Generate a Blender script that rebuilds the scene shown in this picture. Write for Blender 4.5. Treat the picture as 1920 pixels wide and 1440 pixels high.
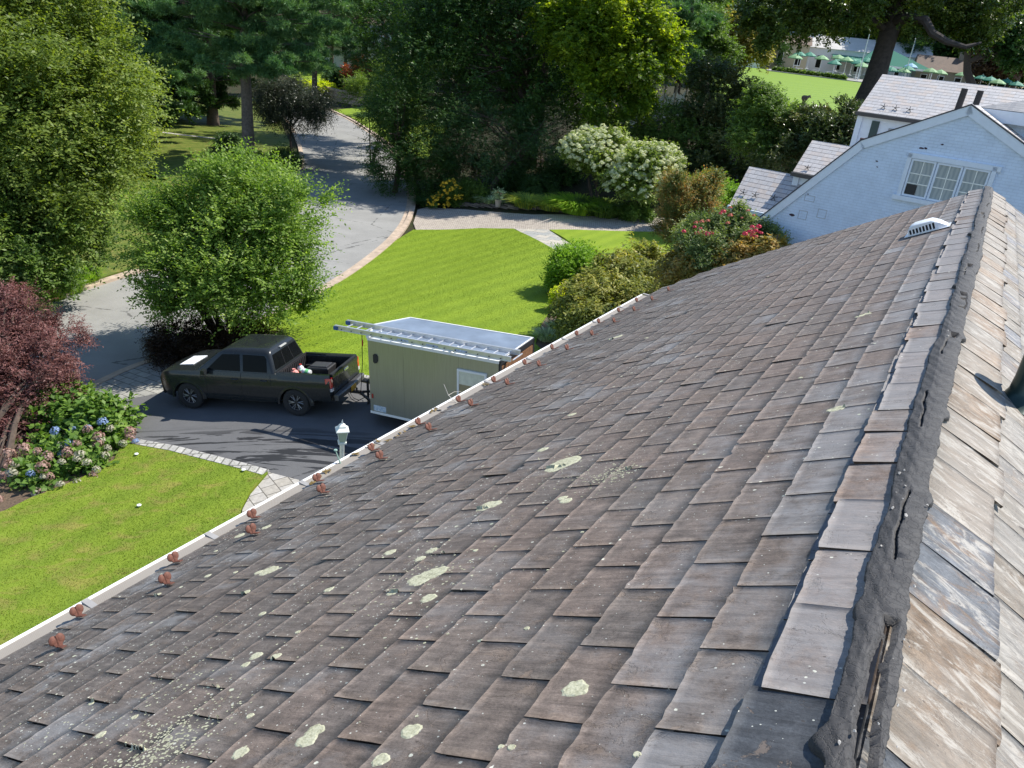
import bpy, bmesh, math, random
import numpy as np
from mathutils import Vector, Matrix
from mathutils.geometry import delaunay_2d_cdt
R_ = math.radians
for o in list(bpy.data.objects): bpy.data.objects.remove(o)
sc = bpy.context.scene
COL = sc.collection
# ------------------------------------------------------------------ camera
FPX = 1442.0
CAMH = 11.0
def _cam():
    dn = np.array([-360., 3187., FPX]); dn /= np.linalg.norm(dn)
    up = -dn; fw = np.array([0, 0, 1.]); y = fw - fw.dot(up)*up; y /= np.linalg.norm(y)
    return np.array([np.cross(y, up), y, up])
CR = _cam()
cam = bpy.data.objects.new('camera', bpy.data.cameras.new('camera')); COL.objects.link(cam)
M3 = CR @ np.diag([1., -1., -1.])
M4 = Matrix([[*M3[0], 0], [*M3[1], 0], [*M3[2], CAMH], [0, 0, 0, 1]])
cam.matrix_world = M4
cam.data.sensor_width = 36; cam.data.lens = 36*FPX/1920
cam.data.clip_start = 0.05; cam.data.clip_end = 3000
sc.camera = cam
# ------------------------------------------------------------------ light
SUN_AZ, SUN_EL = 62.0, 52.0
W = bpy.data.worlds.new('World'); sc.world = W; W.use_nodes = True
wn = W.node_tree.nodes; sky = wn.new('ShaderNodeTexSky'); sky.sky_type = 'NISHITA'; sky.sun_disc = False
sky.sun_elevation = R_(SUN_EL); sky.sun_rotation = R_(SUN_AZ); sky.air_density = 1.0; sky.dust_density = 0.1; sky.ozone_density = 2.5
W.node_tree.links.new(sky.outputs[0], wn['Background'].inputs[0]); wn['Background'].inputs[1].default_value = 0.125
sl = bpy.data.lights.new('sun', 'SUN'); sl.energy = 4.4; sl.angle = R_(0.53); sl.color = (1.0, 0.95, 0.86)
sun = bpy.data.objects.new('sun', sl); COL.objects.link(sun)
SD = Vector((math.sin(R_(SUN_AZ))*math.cos(R_(SUN_EL)), math.cos(R_(SUN_AZ))*math.cos(R_(SUN_EL)), math.sin(R_(SUN_EL))))
sun.rotation_euler = SD.to_track_quat('Z', 'Y').to_euler(); sun.location = (0, 0, 60)
sc.view_settings.view_transform = 'Standard'; sc.view_settings.look = 'None'
sc.view_settings.exposure = 0.75; sc.view_settings.gamma = 1
# ------------------------------------------------------------------ pixel helpers
def ray(px, py):
    d = np.array([px-960., py-720., FPX]); d /= np.linalg.norm(d); return CR @ d
def sm(t): t = np.clip(t, 0, 1); return t*t*(3-2*t)
def hgt(x, y):
    x = np.asarray(x, float); y = np.asarray(y, float)
    x0 = np.interp(y, [0, 24, 34, 45, 60, 80, 110], [-15.5, -15.5, -11.5, -8, -10, -20, -30])
    t = (x-x0)/19; b = sum(np.interp(t+k, [0, .2, .35, .51, .64, .75, 1], [0, .2, .55, 1.05, 1.17, 1.27, 1.6]) for k in (-.06, -.03, 0, .03, .06))/5
    sx = sm((x+12)/26)
    f = 6*sm((y-40)/38)+2.5*sm((y-75)/75)
    return b + sx*f + (1-sx)*6*sm((y-112)/70)
def at(px, py, dz=0.):
    r = ray(px, py); t = 8.; 
    while t < 900:
        p = r*t
        if CAMH+p[2] < hgt(p[0], p[1])+dz: break
        t *= 1.01
    a, b = t/1.01, t
    for _ in range(25):
        m = (a+b)/2; p = r*m
        if CAMH+p[2] < hgt(p[0], p[1])+dz: b = m
        else: a = m
    p = r*b; return np.array([p[0], p[1], CAMH+p[2]])
def atz(px, py, z): r = ray(px, py); t = (z-CAMH)/r[2]; return np.array([0, 0, CAMH])+r*t
def aty(px, py, Y): r = ray(px, py); return np.array([0, 0, CAMH])+r*(Y/r[1])
def pxsize(px, py, Y):   # metres per photo pixel at that depth
    r = ray(px, py); t = Y/r[1]; d = np.array([px-960., py-720., FPX]); return t/np.linalg.norm(d)
# ------------------------------------------------------------------ materials
class NT:
    def __init__(s, name):
        s.m = bpy.data.materials.new(name); s.m.use_nodes = True; s.t = s.m.node_tree; s.n = s.t.nodes
        s.b = s.n['Principled BSDF']; s.out = s.n['Material Output']
    def lk(s, a, b): s.t.links.new(a, b)
    def setin(s, node, i, v):
        if v is None: return
        if isinstance(v, bpy.types.NodeSocket): s.lk(v, node.inputs[i])
        else:
            if isinstance(v, (tuple, list)) and len(v) == 3 and node.inputs[i].type == 'RGBA': v = (*v, 1)
            node.inputs[i].default_value = v
    def coord(s, k='Object'): return s.n.new('ShaderNodeTexCoord').outputs[k]
    def attr(s, name, o='Fac'): a = s.n.new('ShaderNodeAttribute'); a.attribute_name = name; return a.outputs[o]
    def mapv(s, v, scale=(1, 1, 1), rot=(0, 0, 0), loc=(0, 0, 0)):
        m = s.n.new('ShaderNodeMapping'); s.lk(v, m.inputs[0]); m.inputs['Scale'].default_value = scale
        m.inputs['Rotation'].default_value = rot; m.inputs['Location'].default_value = loc; return m.outputs[0]
    def noise(s, v, scale, detail=4, rough=.55, o='Fac', dist=0.):
        n = s.n.new('ShaderNodeTexNoise'); 
        if v is not None: s.lk(v, n.inputs['Vector'])
        n.inputs['Scale'].default_value = scale; n.inputs['Detail'].default_value = detail
        n.inputs['Roughness'].default_value = rough; n.inputs['Distortion'].default_value = dist; return n.outputs[o]
    def voro(s, v, scale, o='Distance', feat='F1', rnd=1.):
        n = s.n.new('ShaderNodeTexVoronoi'); n.feature = feat
        if v is not None: s.lk(v, n.inputs['Vector'])
        n.inputs['Scale'].default_value = scale; n.inputs['Randomness'].default_value = rnd; return n.outputs[o]
    def ramp(s, f, stops, interp='LINEAR'):
        r = s.n.new('ShaderNodeValToRGB'); s.lk(f, r.inputs[0]); e = r.color_ramp.elements; r.color_ramp.interpolation = interp
        for i, (p, c) in enumerate(stops):
            el = e[i] if i < 2 else e.new(p)
            el.position = p; el.color = (c, c, c, 1) if not isinstance(c, (tuple, list)) else (*c, 1)
        return r.outputs[0]
    def mix(s, f, a, b, mode='MIX'):
        n = s.n.new('ShaderNodeMix'); n.data_type = 'RGBA'; n.blend_type = mode
        s.setin(n, 0, f); s.setin(n, 6, a); s.setin(n, 7, b); return n.outputs[2]
    def math(s, op, a, b=0., c=None):
        n = s.n.new('ShaderNodeMath'); n.operation = op; s.setin(n, 0, a); s.setin(n, 1, b)
        if c is not None: s.setin(n, 2, c)
        return n.outputs[0]
    def bump(s, h, strength=.4, dist=.01):
        n = s.n.new('ShaderNodeBump'); s.lk(h, n.inputs['Height']); n.inputs['Strength'].default_value = strength
        n.inputs['Distance'].default_value = dist; s.lk(n.outputs[0], s.b.inputs['Normal']); return n
    def fin(s, col=None, rough=None, metal=None, spec=None):
        s.setin(s.b, 'Base Color', col); s.setin(s.b, 'Roughness', rough); s.setin(s.b, 'Metallic', metal)
        s.setin(s.b, 'Specular IOR Level', spec); return s.m
def simple(name, col, rough=.5, metal=0., var=.12, scale=8., bump=.0, spec=None, coat=0.):
    t = NT(name); nz = t.noise(t.coord(), scale, 5, .6)
    lo = tuple(c*(1-var) for c in col); hi = tuple(min(1, c*(1+var)) for c in col)
    c = t.ramp(nz, [(.3, lo), (.7, hi)])
    r = t.math('MULTIPLY_ADD', nz, .2, rough-.1)
    if bump: t.bump(nz, bump, .01)
    if coat: t.b.inputs['Coat Weight'].default_value = coat; t.b.inputs['Coat Roughness'].default_value = .05
    return t.fin(c, r, metal, spec)
LB = (2.15, 2.15, 1.45)
def leafmat(name, c1, c2, c3, trans=.45, rough=.5, spec=.28, tcol=None, big=.5):
    """c1..c3 dark to light leaf colour, chosen per leaf and clump"""
    c1, c2, c3 = [tuple(x*k for x, k in zip(c, LB)) for c in (c1, c2, c3)]
    t = NT(name); r = t.attr('rnd'); nz = t.noise(t.coord(), big, 3, .6)
    f = t.math('ADD', t.math('MULTIPLY', r, .75), t.math('MULTIPLY_ADD', nz, .8, -.27))
    c = t.ramp(f, [(.08, c1), (.5, c2), (.95, c3)])
    t.fin(c, rough, 0, spec)
    tr = t.n.new('ShaderNodeBsdfTranslucent')
    tc = t.mix(1., c, tcol or (1.35, 1.5, .55), 'MULTIPLY'); t.lk(tc, tr.inputs[0])
    mx = t.n.new('ShaderNodeMixShader'); mx.inputs[0].default_value = trans
    t.lk(t.b.outputs[0], mx.inputs[1]); t.lk(tr.outputs[0], mx.inputs[2]); t.lk(mx.outputs[0], t.out.inputs[0])
    return t.m
# ------------------------------------------------------------------ object helpers
def tag(o, label=None, cat=None, group=None, kind=None):
    if label: o['label'] = label
    if cat: o['category'] = cat
    if group: o['group'] = group
    if kind: o['kind'] = kind
    return o
def thing(name, label, cat, loc=(0, 0, 0), rz=0., group=None):
    o = bpy.data.objects.new(name, None); COL.objects.link(o); o.location = loc; o.rotation_euler = (0, 0, rz)
    o.empty_display_size = .3
    return tag(o, label, cat, group)
def link(name, me, mat=None, parent=None):
    if mat is not None:
        for m in (mat if isinstance(mat, list) else [mat]): me.materials.append(m)
    o = bpy.data.objects.new(name, me); COL.objects.link(o)
    if parent is not None: o.parent = parent
    return o
def copy_tree(o, parent=None):
    c = o.copy(); COL.objects.link(c)
    if parent is not None: c.parent = parent
    for ch in list(o.children): copy_tree(ch, c)
    return c
def npmesh(name, V, F, smooth=False, attrs=None, fattrs=None):
    """V (n,3), F (m,k) constant polygon size"""
    me = bpy.data.meshes.new(name); V = np.asarray(V, np.float32); F = np.asarray(F, np.int32); k = F.shape[1]
    me.vertices.add(len(V)); me.vertices.foreach_set('co', V.ravel())
    me.loops.add(F.size); me.loops.foreach_set('vertex_index', F.ravel())
    me.polygons.add(len(F)); me.polygons.foreach_set('loop_start', np.arange(len(F), dtype=np.int32)*k)
    try: me.polygons.foreach_set('loop_total', np.full(len(F), k, np.int32))
    except Exception: pass
    if smooth: me.polygons.foreach_set('use_smooth', np.ones(len(F), bool))
    me.update(calc_edges=True)
    for d, dom in ((attrs, 'POINT'), (fattrs, 'FACE')):
        for n_, a in (d or {}).items():
            a = np.asarray(a, np.float32)
            if a.ndim == 1: at_ = me.attributes.new(n_, 'FLOAT', dom); at_.data.foreach_set('value', a)
            elif a.shape[1] == 4: at_ = me.attributes.new(n_, 'FLOAT_COLOR', dom); at_.data.foreach_set('color', a.ravel())
            else: at_ = me.attributes.new(n_, 'FLOAT_VECTOR', dom); at_.data.foreach_set('vector', a.ravel())
    return me
class MB:
    """collects simple solids into one mesh"""
    def __init__(s): s.v = []; s.f = []; s.mi = []
    def add(s, V, F, mi=0):
        n = len(s.v); s.v += [tuple(map(float, p)) for p in V]; s.f += [tuple(i+n for i in f) for f in F]; s.mi += [mi]*len(F); return s
    def box(s, c, d, M=None, mi=0):
        x, y, z = [a/2 for a in d]
        P = [Vector((sx*x, sy*y, sz*z)) for sz in (-1, 1) for sx, sy in ((-1, -1), (1, -1), (1, 1), (-1, 1))]
        if M is not None: P = [M @ p for p in P]
        P = [p+Vector(c) for p in P]
        return s.add(P, [(0, 3, 2, 1), (4, 5, 6, 7), (0, 1, 5, 4), (1, 2, 6, 5), (2, 3, 7, 6), (3, 0, 4, 7)], mi)
    def b2(s, a, b, mi=0): return s.box([(a[i]+b[i])/2 for i in range(3)], [abs(b[i]-a[i]) for i in range(3)], None, mi)
    def tube(s, P, r, seg=8, cap=True, mi=0):
        P = [Vector(p) for p in P]; rr = r if isinstance(r, (list, tuple, np.ndarray)) else [r]*len(P)
        V = []; F = []; nrm = None
        for i, p in enumerate(P):
            t = (P[min(i+1, len(P)-1)]-P[max(i-1, 0)]).normalized()
            if nrm is None: nrm = t.orthogonal().normalized()
            else: nrm = (nrm - t*nrm.dot(t)).normalized() if (nrm - t*nrm.dot(t)).length > 1e-5 else t.orthogonal().normalized()
            b = t.cross(nrm)
            for k in range(seg):
                a = 2*math.pi*k/seg; V.append(p+(nrm*math.cos(a)+b*math.sin(a))*rr[i])
        for i in range(len(P)-1):
            for k in range(seg):
                k2 = (k+1) % seg; F.append((i*seg+k, i*seg+k2, (i+1)*seg+k2, (i+1)*seg+k))
        if cap: F.append(tuple(range(seg))[::-1]); F.append(tuple((len(P)-1)*seg+k for k in range(seg)))
        return s.add(V, F, mi)
    def lathe(s, prof, seg=16, M=None, mi=0, cap=True):
        V = []; F = []; n = len(prof)
        for k in range(seg):
            a = 2*math.pi*(k+.5)/seg
            for r, z in prof: V.append(Vector((r*math.cos(a), r*math.sin(a), z)))
        if M is not None: V = [M @ v for v in V]
        for k in range(seg):
            k2 = (k+1) % seg
            for i in range(n-1): F.append((k*n+i, k2*n+i, k2*n+i+1, k*n+i+1))
        if cap and prof[0][0] > 1e-4: F.append(tuple(k*n for k in range(seg))[::-1])
        if cap and prof[-1][0] > 1e-4: F.append(tuple(k*n+n-1 for k in range(seg)))
        return s.add(V, F, mi)
    def loft(s, secs, close=True, cap=True, mi=0):
        n = len(secs[0]); V = [p for q in secs for p in q]; F = []
        for i in range(len(secs)-1):
            for k in range(n if close else n-1):
                k2 = (k+1) % n; F.append((i*n+k, i*n+k2, (i+1)*n+k2, (i+1)*n+k))
        if cap: F.append(tuple(range(n))[::-1]); F.append(tuple((len(secs)-1)*n+k for k in range(n)))
        return s.add(V, F, mi)
    def prism(s, poly, h0, h1, M=None, mi=0):
        """poly list of (x,y) extruded z h0..h1, then M"""
        n = len(poly); V = [Vector((x, y, h0)) for x, y in poly]+[Vector((x, y, h1)) for x, y in poly]
        if M is not None: V = [M @ v for v in V]
        F = [tuple(range(n))[::-1], tuple(range(n, 2*n))]+[(i, (i+1) % n, n+(i+1) % n, n+i) for i in range(n)]
        return s.add(V, F, mi)
    def mesh(s, name, smooth=False, bevel=0., merge=True):
        me = bpy.data.meshes.new(name); bm = bmesh.new()
        vs = [bm.verts.new(v) for v in s.v]; bm.verts.ensure_lookup_table()
        for f, m in zip(s.f, s.mi):
            if len(set(f)) < 3: continue
            try: q = bm.faces.new([vs[i] for i in f]); q.material_index = m; q.smooth = smooth
            except ValueError: pass
        if merge: bmesh.ops.remove_doubles(bm, verts=bm.verts, dist=1e-5)
        bmesh.ops.recalc_face_normals(bm, faces=bm.faces)
        if bevel > 0:
            es = [e for e in bm.edges if len(e.link_faces) == 2 and e.calc_face_angle(0) > .5]
            bmesh.ops.bevel(bm, geom=es, offset=bevel, segments=2, affect='EDGES', profile=.6, clamp_overlap=True)
        if smooth:
            for e in bm.edges:
                if len(e.link_faces) == 2 and e.calc_face_angle(0) > .7: e.smooth = False
        bm.to_mesh(me); bm.free(); return me
    def obj(s, name, mat, parent=None, smooth=False, bevel=0.): return link(name, s.mesh(name, smooth, bevel), mat, parent)
def fnoise(P, k, seed=0):
    """cheap smooth pseudo noise in -1..1 for arrays of points"""
    P = np.asarray(P)*k+seed*1.7; x, y, z = P[..., 0], P[..., 1], P[..., 2]
    return (np.sin(x*1.3+2.1*np.sin(y*.7+z*.9))+np.sin(y*1.7+1.3*np.sin(z*1.1+x*.6)+4)+np.sin(z*1.5+1.7*np.sin(x*.8+y*1.2)+1))/3
# ------------------------------------------------------------------ foliage
def unit(a): return a/np.maximum(np.linalg.norm(a, axis=-1, keepdims=True), 1e-9)
def leaf_verts(P, A, N, L, Wd):
    S = unit(np.cross(A, N)); L = L[:, None]; Wd = Wd[:, None]; up = unit(np.cross(S, A))
    return np.stack([P, P+A*L*.45+S*Wd*.5+up*Wd*.12, P+A*L-up*Wd*.1, P+A*L*.45-S*Wd*.5+up*Wd*.12], 1)
def crown_mesh(name, lobes, ntw, per=8, tl=.6, L=.09, Wd=.045, up=.25, droop=.25, sig=.35, clump=40, inner=.35, seed=1,
               needle=False, flat=.0, top=-.75, wob=.22, only=None):
    """lobes: [(centre, (rx,ry,rz))]; leaves set along twigs that grow outwards in clumps"""
    g = np.random.default_rng(seed)
    C = np.array([l[0] for l in lobes], float); Rr = np.array([l[1] for l in lobes], float)
    wt = (Rr[:, 0]*Rr[:, 1]*Rr[:, 2])**.667; wt /= wt.sum()
    sig *= .78; clump *= .72
    ncl = max(3, int(clump*len(lobes))); li = g.choice(len(lobes), ncl, p=wt)
    d = g.normal(size=(ncl, 3)); d = unit(d); d[:, 2] = np.where(d[:, 2] < top, -d[:, 2]*.5, d[:, 2]); d = unit(d)
    rad = g.uniform(.72, 1.0, ncl)*(1+wob*fnoise(d+C[li]*.3, 3.1, seed))
    isin = g.random(ncl) < inner; rad[isin] *= g.uniform(.3, .8, isin.sum())
    CC = C[li]+d*Rr[li]*rad[:, None]; crnd = g.random(ncl)
    ci = g.integers(0, ncl, ntw)
    Rl = Rr[li[ci]]; sg = sig*Rl.min(axis=1, keepdims=True)
    off = g.normal(size=(ntw, 3))*sg
    if flat: off[:, 2] *= (1-flat)
    P0 = CC[ci]+off; out = unit((P0-C[li[ci]])/Rl)
    D = unit(out*.9+g.normal(size=(ntw, 3))*.45+np.array([0, 0, up]))
    if flat: D[:, 2] *= (1-flat); D = unit(D)
    t = (np.arange(per)+.5)/per
    tlr = tl*g.uniform(.55, 1.3, ntw)
    P = P0[:, None]+D[:, None]*(t[None, :, None]*tlr[:, None, None]); P[:, :, 2] -= droop*(t[None]**2)*tlr[:, None]
    side = unit(np.cross(D, np.array([0, 0, 1.])+g.normal(size=(ntw, 3))*.3))
    sgn = np.where(np.arange(per) % 2 == 0, 1., -1.)
    if needle:
        A = unit(D[:, None]*.9+g.normal(size=(ntw, per, 3))*.75)
        N = unit(g.normal(size=(ntw, per, 3)))
    else:
        A = unit(D[:, None]*.55+side[:, None]*sgn[None, :, None]*.8+g.normal(size=(ntw, per, 3))*.28+np.array([0, 0, -droop*.6]))
        N = unit(np.array([0, 0, 1.])*.75+out[:, None]*.45+g.normal(size=(ntw, per, 3))*.42)
    n = ntw*per; sz = g.uniform(.65, 1.2, n)
    V = leaf_verts(P.reshape(n, 3), A.reshape(n, 3), N.reshape(n, 3), L*sz, Wd*sz)
    rnd = np.clip(.55*crnd[ci][:, None]+.45*g.random((ntw, per)), 0, 1).ravel()
    F = np.arange(n*4).reshape(n, 4)
    return npmesh(name, V.reshape(-1, 3), F, fattrs={'rnd': rnd})
def skeleton(lobes, base, r0, seed=1, split=.35, nsub=3, seg=7, stems=1):
    """trunk from base and tapering limbs into each lobe"""
    rnd = random.Random(seed); mb = MB(); base = Vector(base)
    top = max(lobes, key=lambda l: l[0][2]+l[1][2]); tp = Vector(top[0])
    for s in range(stems):
        b = base+Vector((rnd.uniform(-1, 1), rnd.uniform(-1, 1), 0))*r0*(2.2 if stems > 1 else 0)
        tip = tp+Vector((0, 0, top[1][2]*.5)) if stems == 1 else Vector(rnd.choice(lobes)[0])+Vector((0, 0, .3))
        pts = [b.lerp(tip, i/7)+Vector((rnd.uniform(-1, 1), rnd.uniform(-1, 1), 0))*r0*.5*(i > 0) for i in range(8)]
        mb.tube(pts, [r0*(1.25 if i == 0 else 1-.11*i) for i in range(8)], seg)
    for c, r in lobes:
        c = Vector(c)
        zs = max(base.z+.2, min(c.z-.2*r[2], base.z+(tp.z-base.z)*rnd.uniform(split, .8)))
        f = (zs-base.z)/max(.1, (tp.z-base.z)); st = base.lerp(tp, min(f, 1))
        for k in range(nsub):
            e = c+Vector((rnd.uniform(-.8, .8)*r[0], rnd.uniform(-.8, .8)*r[1], rnd.uniform(-.1, .8)*r[2]))
            md = st.lerp(e, .5)+Vector((0, 0, .12*(e-st).length))
            q = [st, st.lerp(md, .5), md, md.lerp(e, .5), e]; rr = r0*.38
            mb.tube(q, [rr, rr*.75, rr*.5, rr*.3, rr*.1], 5)
            for j in range(3):
                e2 = md.lerp(e, rnd.random())+Vector((rnd.uniform(-1, 1)*r[0], rnd.uniform(-1, 1)*r[1], rnd.uniform(-.3, 1)*r[2]))*.4
                mb.tube([md.lerp(e, .2), e2], [rr*.3, rr*.07], 4)
    return mb
BARK = simple("brown_bark", (.085, .06, .045), .9, var=.4, scale=9, bump=.8)
def rel(lobes, b): return [((c[0]-b[0], c[1]-b[1], c[2]-b[2]), r) for c, r in lobes]
def lob(px, py, Y, rx, rz, ry=None):
    """a crown lobe that stands at depth Y; radii in photo pixels, turned to metres there"""
    p = aty(px, py, Y); k = pxsize(px, py, Y); rx *= k; rz *= k
    return (tuple(p), (rx, (ry or rx), rz))
DN = 1.65
def plant(name, label, cat, base, lobes, mat, ntw, r0=.12, bark=None, group=None, stems=1, skel=True, crown='crown', trunk='trunk', nsub=3, **kw):
    b = np.array(base, float); t = thing(name, label, cat, tuple(b), 0, group); L = rel(lobes, b); ntw = int(ntw*DN)
    seed = kw.get('seed', 1)
    link(crown, crown_mesh(crown, L, ntw, **kw), mat, t)
    if skel: skeleton(L, (0, 0, -.3), r0, seed, nsub=nsub, stems=stems).obj(trunk, bark or BARK, t, True)
    return t
# ------------------------------------------------------------------ ground sheets
def inpoly(P, poly):
    x, y = P[:, 0], P[:, 1]; r = np.zeros(len(P), bool); n = len(poly)
    for i in range(n):
        x1, y1 = poly[i]; x2, y2 = poly[(i+1) % n]
        c = ((y1 > y) != (y2 > y)); xi = (x2-x1)*(y-y1)/((y2-y1) if abs(y2-y1) > 1e-9 else 1e-9)+x1
        r ^= c & (x < xi)
    return r
def dens(poly, step, closed=True):
    out = []; n = len(poly)
    for i in range(n if closed else n-1):
        a = np.array(poly[i]); b = np.array(poly[(i+1) % n]); k = max(1, int(np.linalg.norm(b-a)/step))
        out += [tuple(a+(b-a)*j/k) for j in range(k)]
    if not closed: out.append(tuple(poly[-1]))
    return out
def smooth_line(P, it=2, closed=False):
    for _ in range(it):
        Q = []; n = len(P)
        rng = range(n if closed else n-1)
        if not closed: Q.append(P[0])
        for i in rng:
            a = np.array(P[i]); b = np.array(P[(i+1) % n]); Q += [tuple(.75*a+.25*b), tuple(.25*a+.75*b)]
        if not closed: Q.append(P[-1])
        P = Q
    return P
def sheet(name, poly, off, mat, step=.7, skirt=.12, kind='structure', label=None, cat=None):
    poly = dens([tuple(p[:2]) for p in poly], step); pa = np.array(poly)
    lo, hi = pa.min(0), pa.max(0); gx, gy = np.meshgrid(np.arange(lo[0], hi[0], step), np.arange(lo[1], hi[1], step))
    G = np.stack([gx.ravel(), gy.ravel()], 1); G = G[inpoly(G, poly)]
    # keep grid points off the rim
    if len(G):
        d = np.min(np.linalg.norm(G[:, None]-pa[None], axis=2), axis=1) if len(G)*len(pa) < 4e7 else np.ones(len(G))
        G = G[d > step*.35]
    vs = [Vector(p) for p in poly]+[Vector(p) for p in G]; n = len(poly)
    r = delaunay_2d_cdt(vs, [(i, (i+1) % n) for i in range(n)], [], 1, 1e-4)
    V2 = np.array([tuple(v) for v in r[0]]); z = hgt(V2[:, 0], V2[:, 1])+off
    V = [(*p, q) for p, q in zip(V2.tolist(), z.tolist())]; F = [tuple(f) for f in r[2]]
    mb = MB(); mb.add(V, F)
    if skirt:
        zz = hgt(pa[:, 0], pa[:, 1]); S = [(p[0], p[1], float(q)+off) for p, q in zip(poly, zz)]+[(p[0], p[1], float(q)+off-skirt) for p, q in zip(poly, zz)]
        mb.add(S, [(i, (i+1) % n, n+(i+1) % n, n+i) for i in range(n)])
    o = mb.obj(name, mat, None, False)
    if kind: o['kind'] = kind
    if label: tag(o, label, cat)
    return o
def strip(name, line, w, off, h, mat, step=.5, side=1):
    """kerb-like strip along a line, w wide, top at off"""
    L = dens(line, step, False); L = np.array(L); T = np.gradient(L, axis=0); T = T/np.linalg.norm(T, axis=1, keepdims=True)
    Nn = np.stack([-T[:, 1], T[:, 0]], 1)*side; O = L+Nn*w
    secs = []
    for a, b in zip(L, O):
        za, zb = float(hgt(*a)), float(hgt(*b))
        secs.append([(a[0], a[1], za+off-h), (a[0], a[1], za+off), (b[0], b[1], zb+off), (b[0], b[1], zb+off-h)])
    o = MB().loft(secs, True, True).obj(name, mat); o['kind'] = 'structure'; return o
def A(*pts): return [tuple(at(x, y)[:2]) for x, y in pts]

g0 = random.Random(7)
def m_ground():
    t = NT('soil_and_leaf_litter'); c = t.coord(); n1 = t.noise(c, 1.2, 6, .7); n2 = t.noise(c, 14, 5, .7)
    col = t.mix(t.ramp(n1, [(.35, 0.), (.65, 1.)]), t.ramp(n2, [(.3, (.022, .017, .011)), (.7, (.07, .05, .03))]), t.ramp(n2, [(.3, (.012, .02, .006)), (.7, (.03, .05, .014))]))
    t.bump(n2, .8, .05); return t.fin(col, .9, 0, .2)
def m_lawn(name, c1, c2, c3, dry=0.):
    t = NT(name); c = t.coord(); n1 = t.noise(c, .55, 4, .6); n2 = t.noise(c, 5, 5, .7); n3 = t.noise(c, 60, 3, .7)
    col = t.ramp(t.math('ADD', t.math('MULTIPLY', n2, .6), t.math('MULTIPLY', n3, .5)), [(.3, c1), (.52, c2), (.78, c3)])
    col = t.mix(t.ramp(n1, [(.35, 0.), (.7, .5)]), col, c3)
    if dry:
        d = t.ramp(t.noise(t.mapv(c, (1, 1.6, 1)), 1.5, 4, .65, dist=.6), [(.50, 0.), (.66, dry)]); col = t.mix(d, col, (.30, .24, .07))
    r = t.attr('rnd'); col = t.mix(t.math('MULTIPLY', r, .35), col, t.mix(1., col, (1.3, 1.2, 1.), 'MULTIPLY'))
    st = t.n.new('ShaderNodeTexWave'); t.lk(t.mapv(c, (1, 1, 1), (0, 0, R_(35))), st.inputs[0]); st.inputs['Scale'].default_value = .32; st.inputs['Distortion'].default_value = 1.2; st.inputs['Detail'].default_value = 2
    col = t.mix(t.math('MULTIPLY', st.outputs['Fac'], .7), col, t.mix(1., col, (.76, .82, .8), 'MULTIPLY'))
    t.bump(n3, .5, .02); return t.fin(col, .65, 0, .25)
def m_asphalt(name, lo, hi, wet=False):
    t = NT(name); c = t.coord(); n = t.noise(c, 90, 3, .8); b = t.noise(c, .5, 5, .65); v = t.voro(c, 140)
    col = t.ramp(n, [(.3, lo), (.72, hi)]); col = t.mix(t.ramp(b, [(.35, .0), (.7, .35)]), col, tuple(x*1.35 for x in hi))
    cr = t.voro(t.mapv(c, (.16, .16, .16)), 1., 'Distance', 'DISTANCE_TO_EDGE'); wob = t.noise(c, 2., 4, .7)
    cm = t.ramp(t.math('ADD', cr, t.math('MULTIPLY_ADD', wob, .05, -.025)), [(0., .75), (.0035, 0.)]); col = t.mix(cm, col, tuple(x*.4 for x in lo))
    rough = .85
    if wet:
        # water tracks that run down the drive
        m = t.mapv(c, (.20, 1.9, 1), (0, 0, R_(8)), (0.3, .45, 0)); w = t.noise(m, 1.25, 6, .6, dist=1.8)
        k = t.ramp(w, [(.52, 0.), (.545, 1.)]); gm = t.ramp(t.noise(c, .35, 2, .5), [(.36, 0.), (.46, 1.)])
        sx = t.n.new('ShaderNodeSeparateXYZ'); t.lk(c, sx.inputs[0]); lim = t.ramp(t.math('MULTIPLY_ADD', sx.outputs[1], -.5, 9.15), [(0.2, 0.), (.55, 1.)])
        k = t.math('MULTIPLY', k, lim)
        col = t.mix(k, col, tuple(x*.42 for x in lo)); rough = t.math('MULTIPLY_ADD', k, -.35, .85)
    t.bump(n, .5, .006); return t.fin(col, rough, 0, .35)
def m_pave(name, c1, c2, bw=.3, bh=.15, rot=0., mort=.012):
    t = NT(name); c = t.mapv(t.coord(), (1, 1, 1), (0, 0, rot)); b = t.n.new('ShaderNodeTexBrick'); t.lk(c, b.inputs['Vector'])
    b.inputs['Color1'].default_value = (*c1, 1); b.inputs['Color2'].default_value = (*c2, 1); b.inputs['Mortar'].default_value = (*[x*.35 for x in c1], 1)
    b.inputs['Scale'].default_value = 1; b.inputs['Brick Width'].default_value = bw; b.inputs['Row Height'].default_value = bh; b.inputs['Mortar Size'].default_value = mort
    n = t.noise(t.coord(), 9, 5, .7); col = t.mix(.6, b.outputs[0], t.mix(1., b.outputs[0], t.ramp(n, [(.2, .45), (.8, 1.4)]), 'MULTIPLY'))
    t.bump(t.math('SUBTRACT', n, b.outputs['Fac']), .5, .01); return t.fin(col, .8, 0, .3)
M_soil = m_ground()
M_lawn = m_lawn('mown_lawn', (.135, .205, .010), (.185, .27, .014), (.24, .33, .026))
M_lawn2 = m_lawn('dry_patched_lawn', (.115, .175, .012), (.165, .235, .018), (.22, .29, .03), .6)
M_lawn3 = m_lawn('club_lawn', (.14, .23, .012), (.17, .27, .016), (.20, .30, .022))
M_road = m_asphalt('road_asphalt', (.18, .178, .17), (.30, .296, .28))
M_drive = m_asphalt('driveway_asphalt', (.07, .07, .074), (.14, .14, .142), True)
M_kerb = simple('kerb_brick_concrete', (.42, .33, .25), .85, var=.25, scale=2.5, bump=.3)
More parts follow.
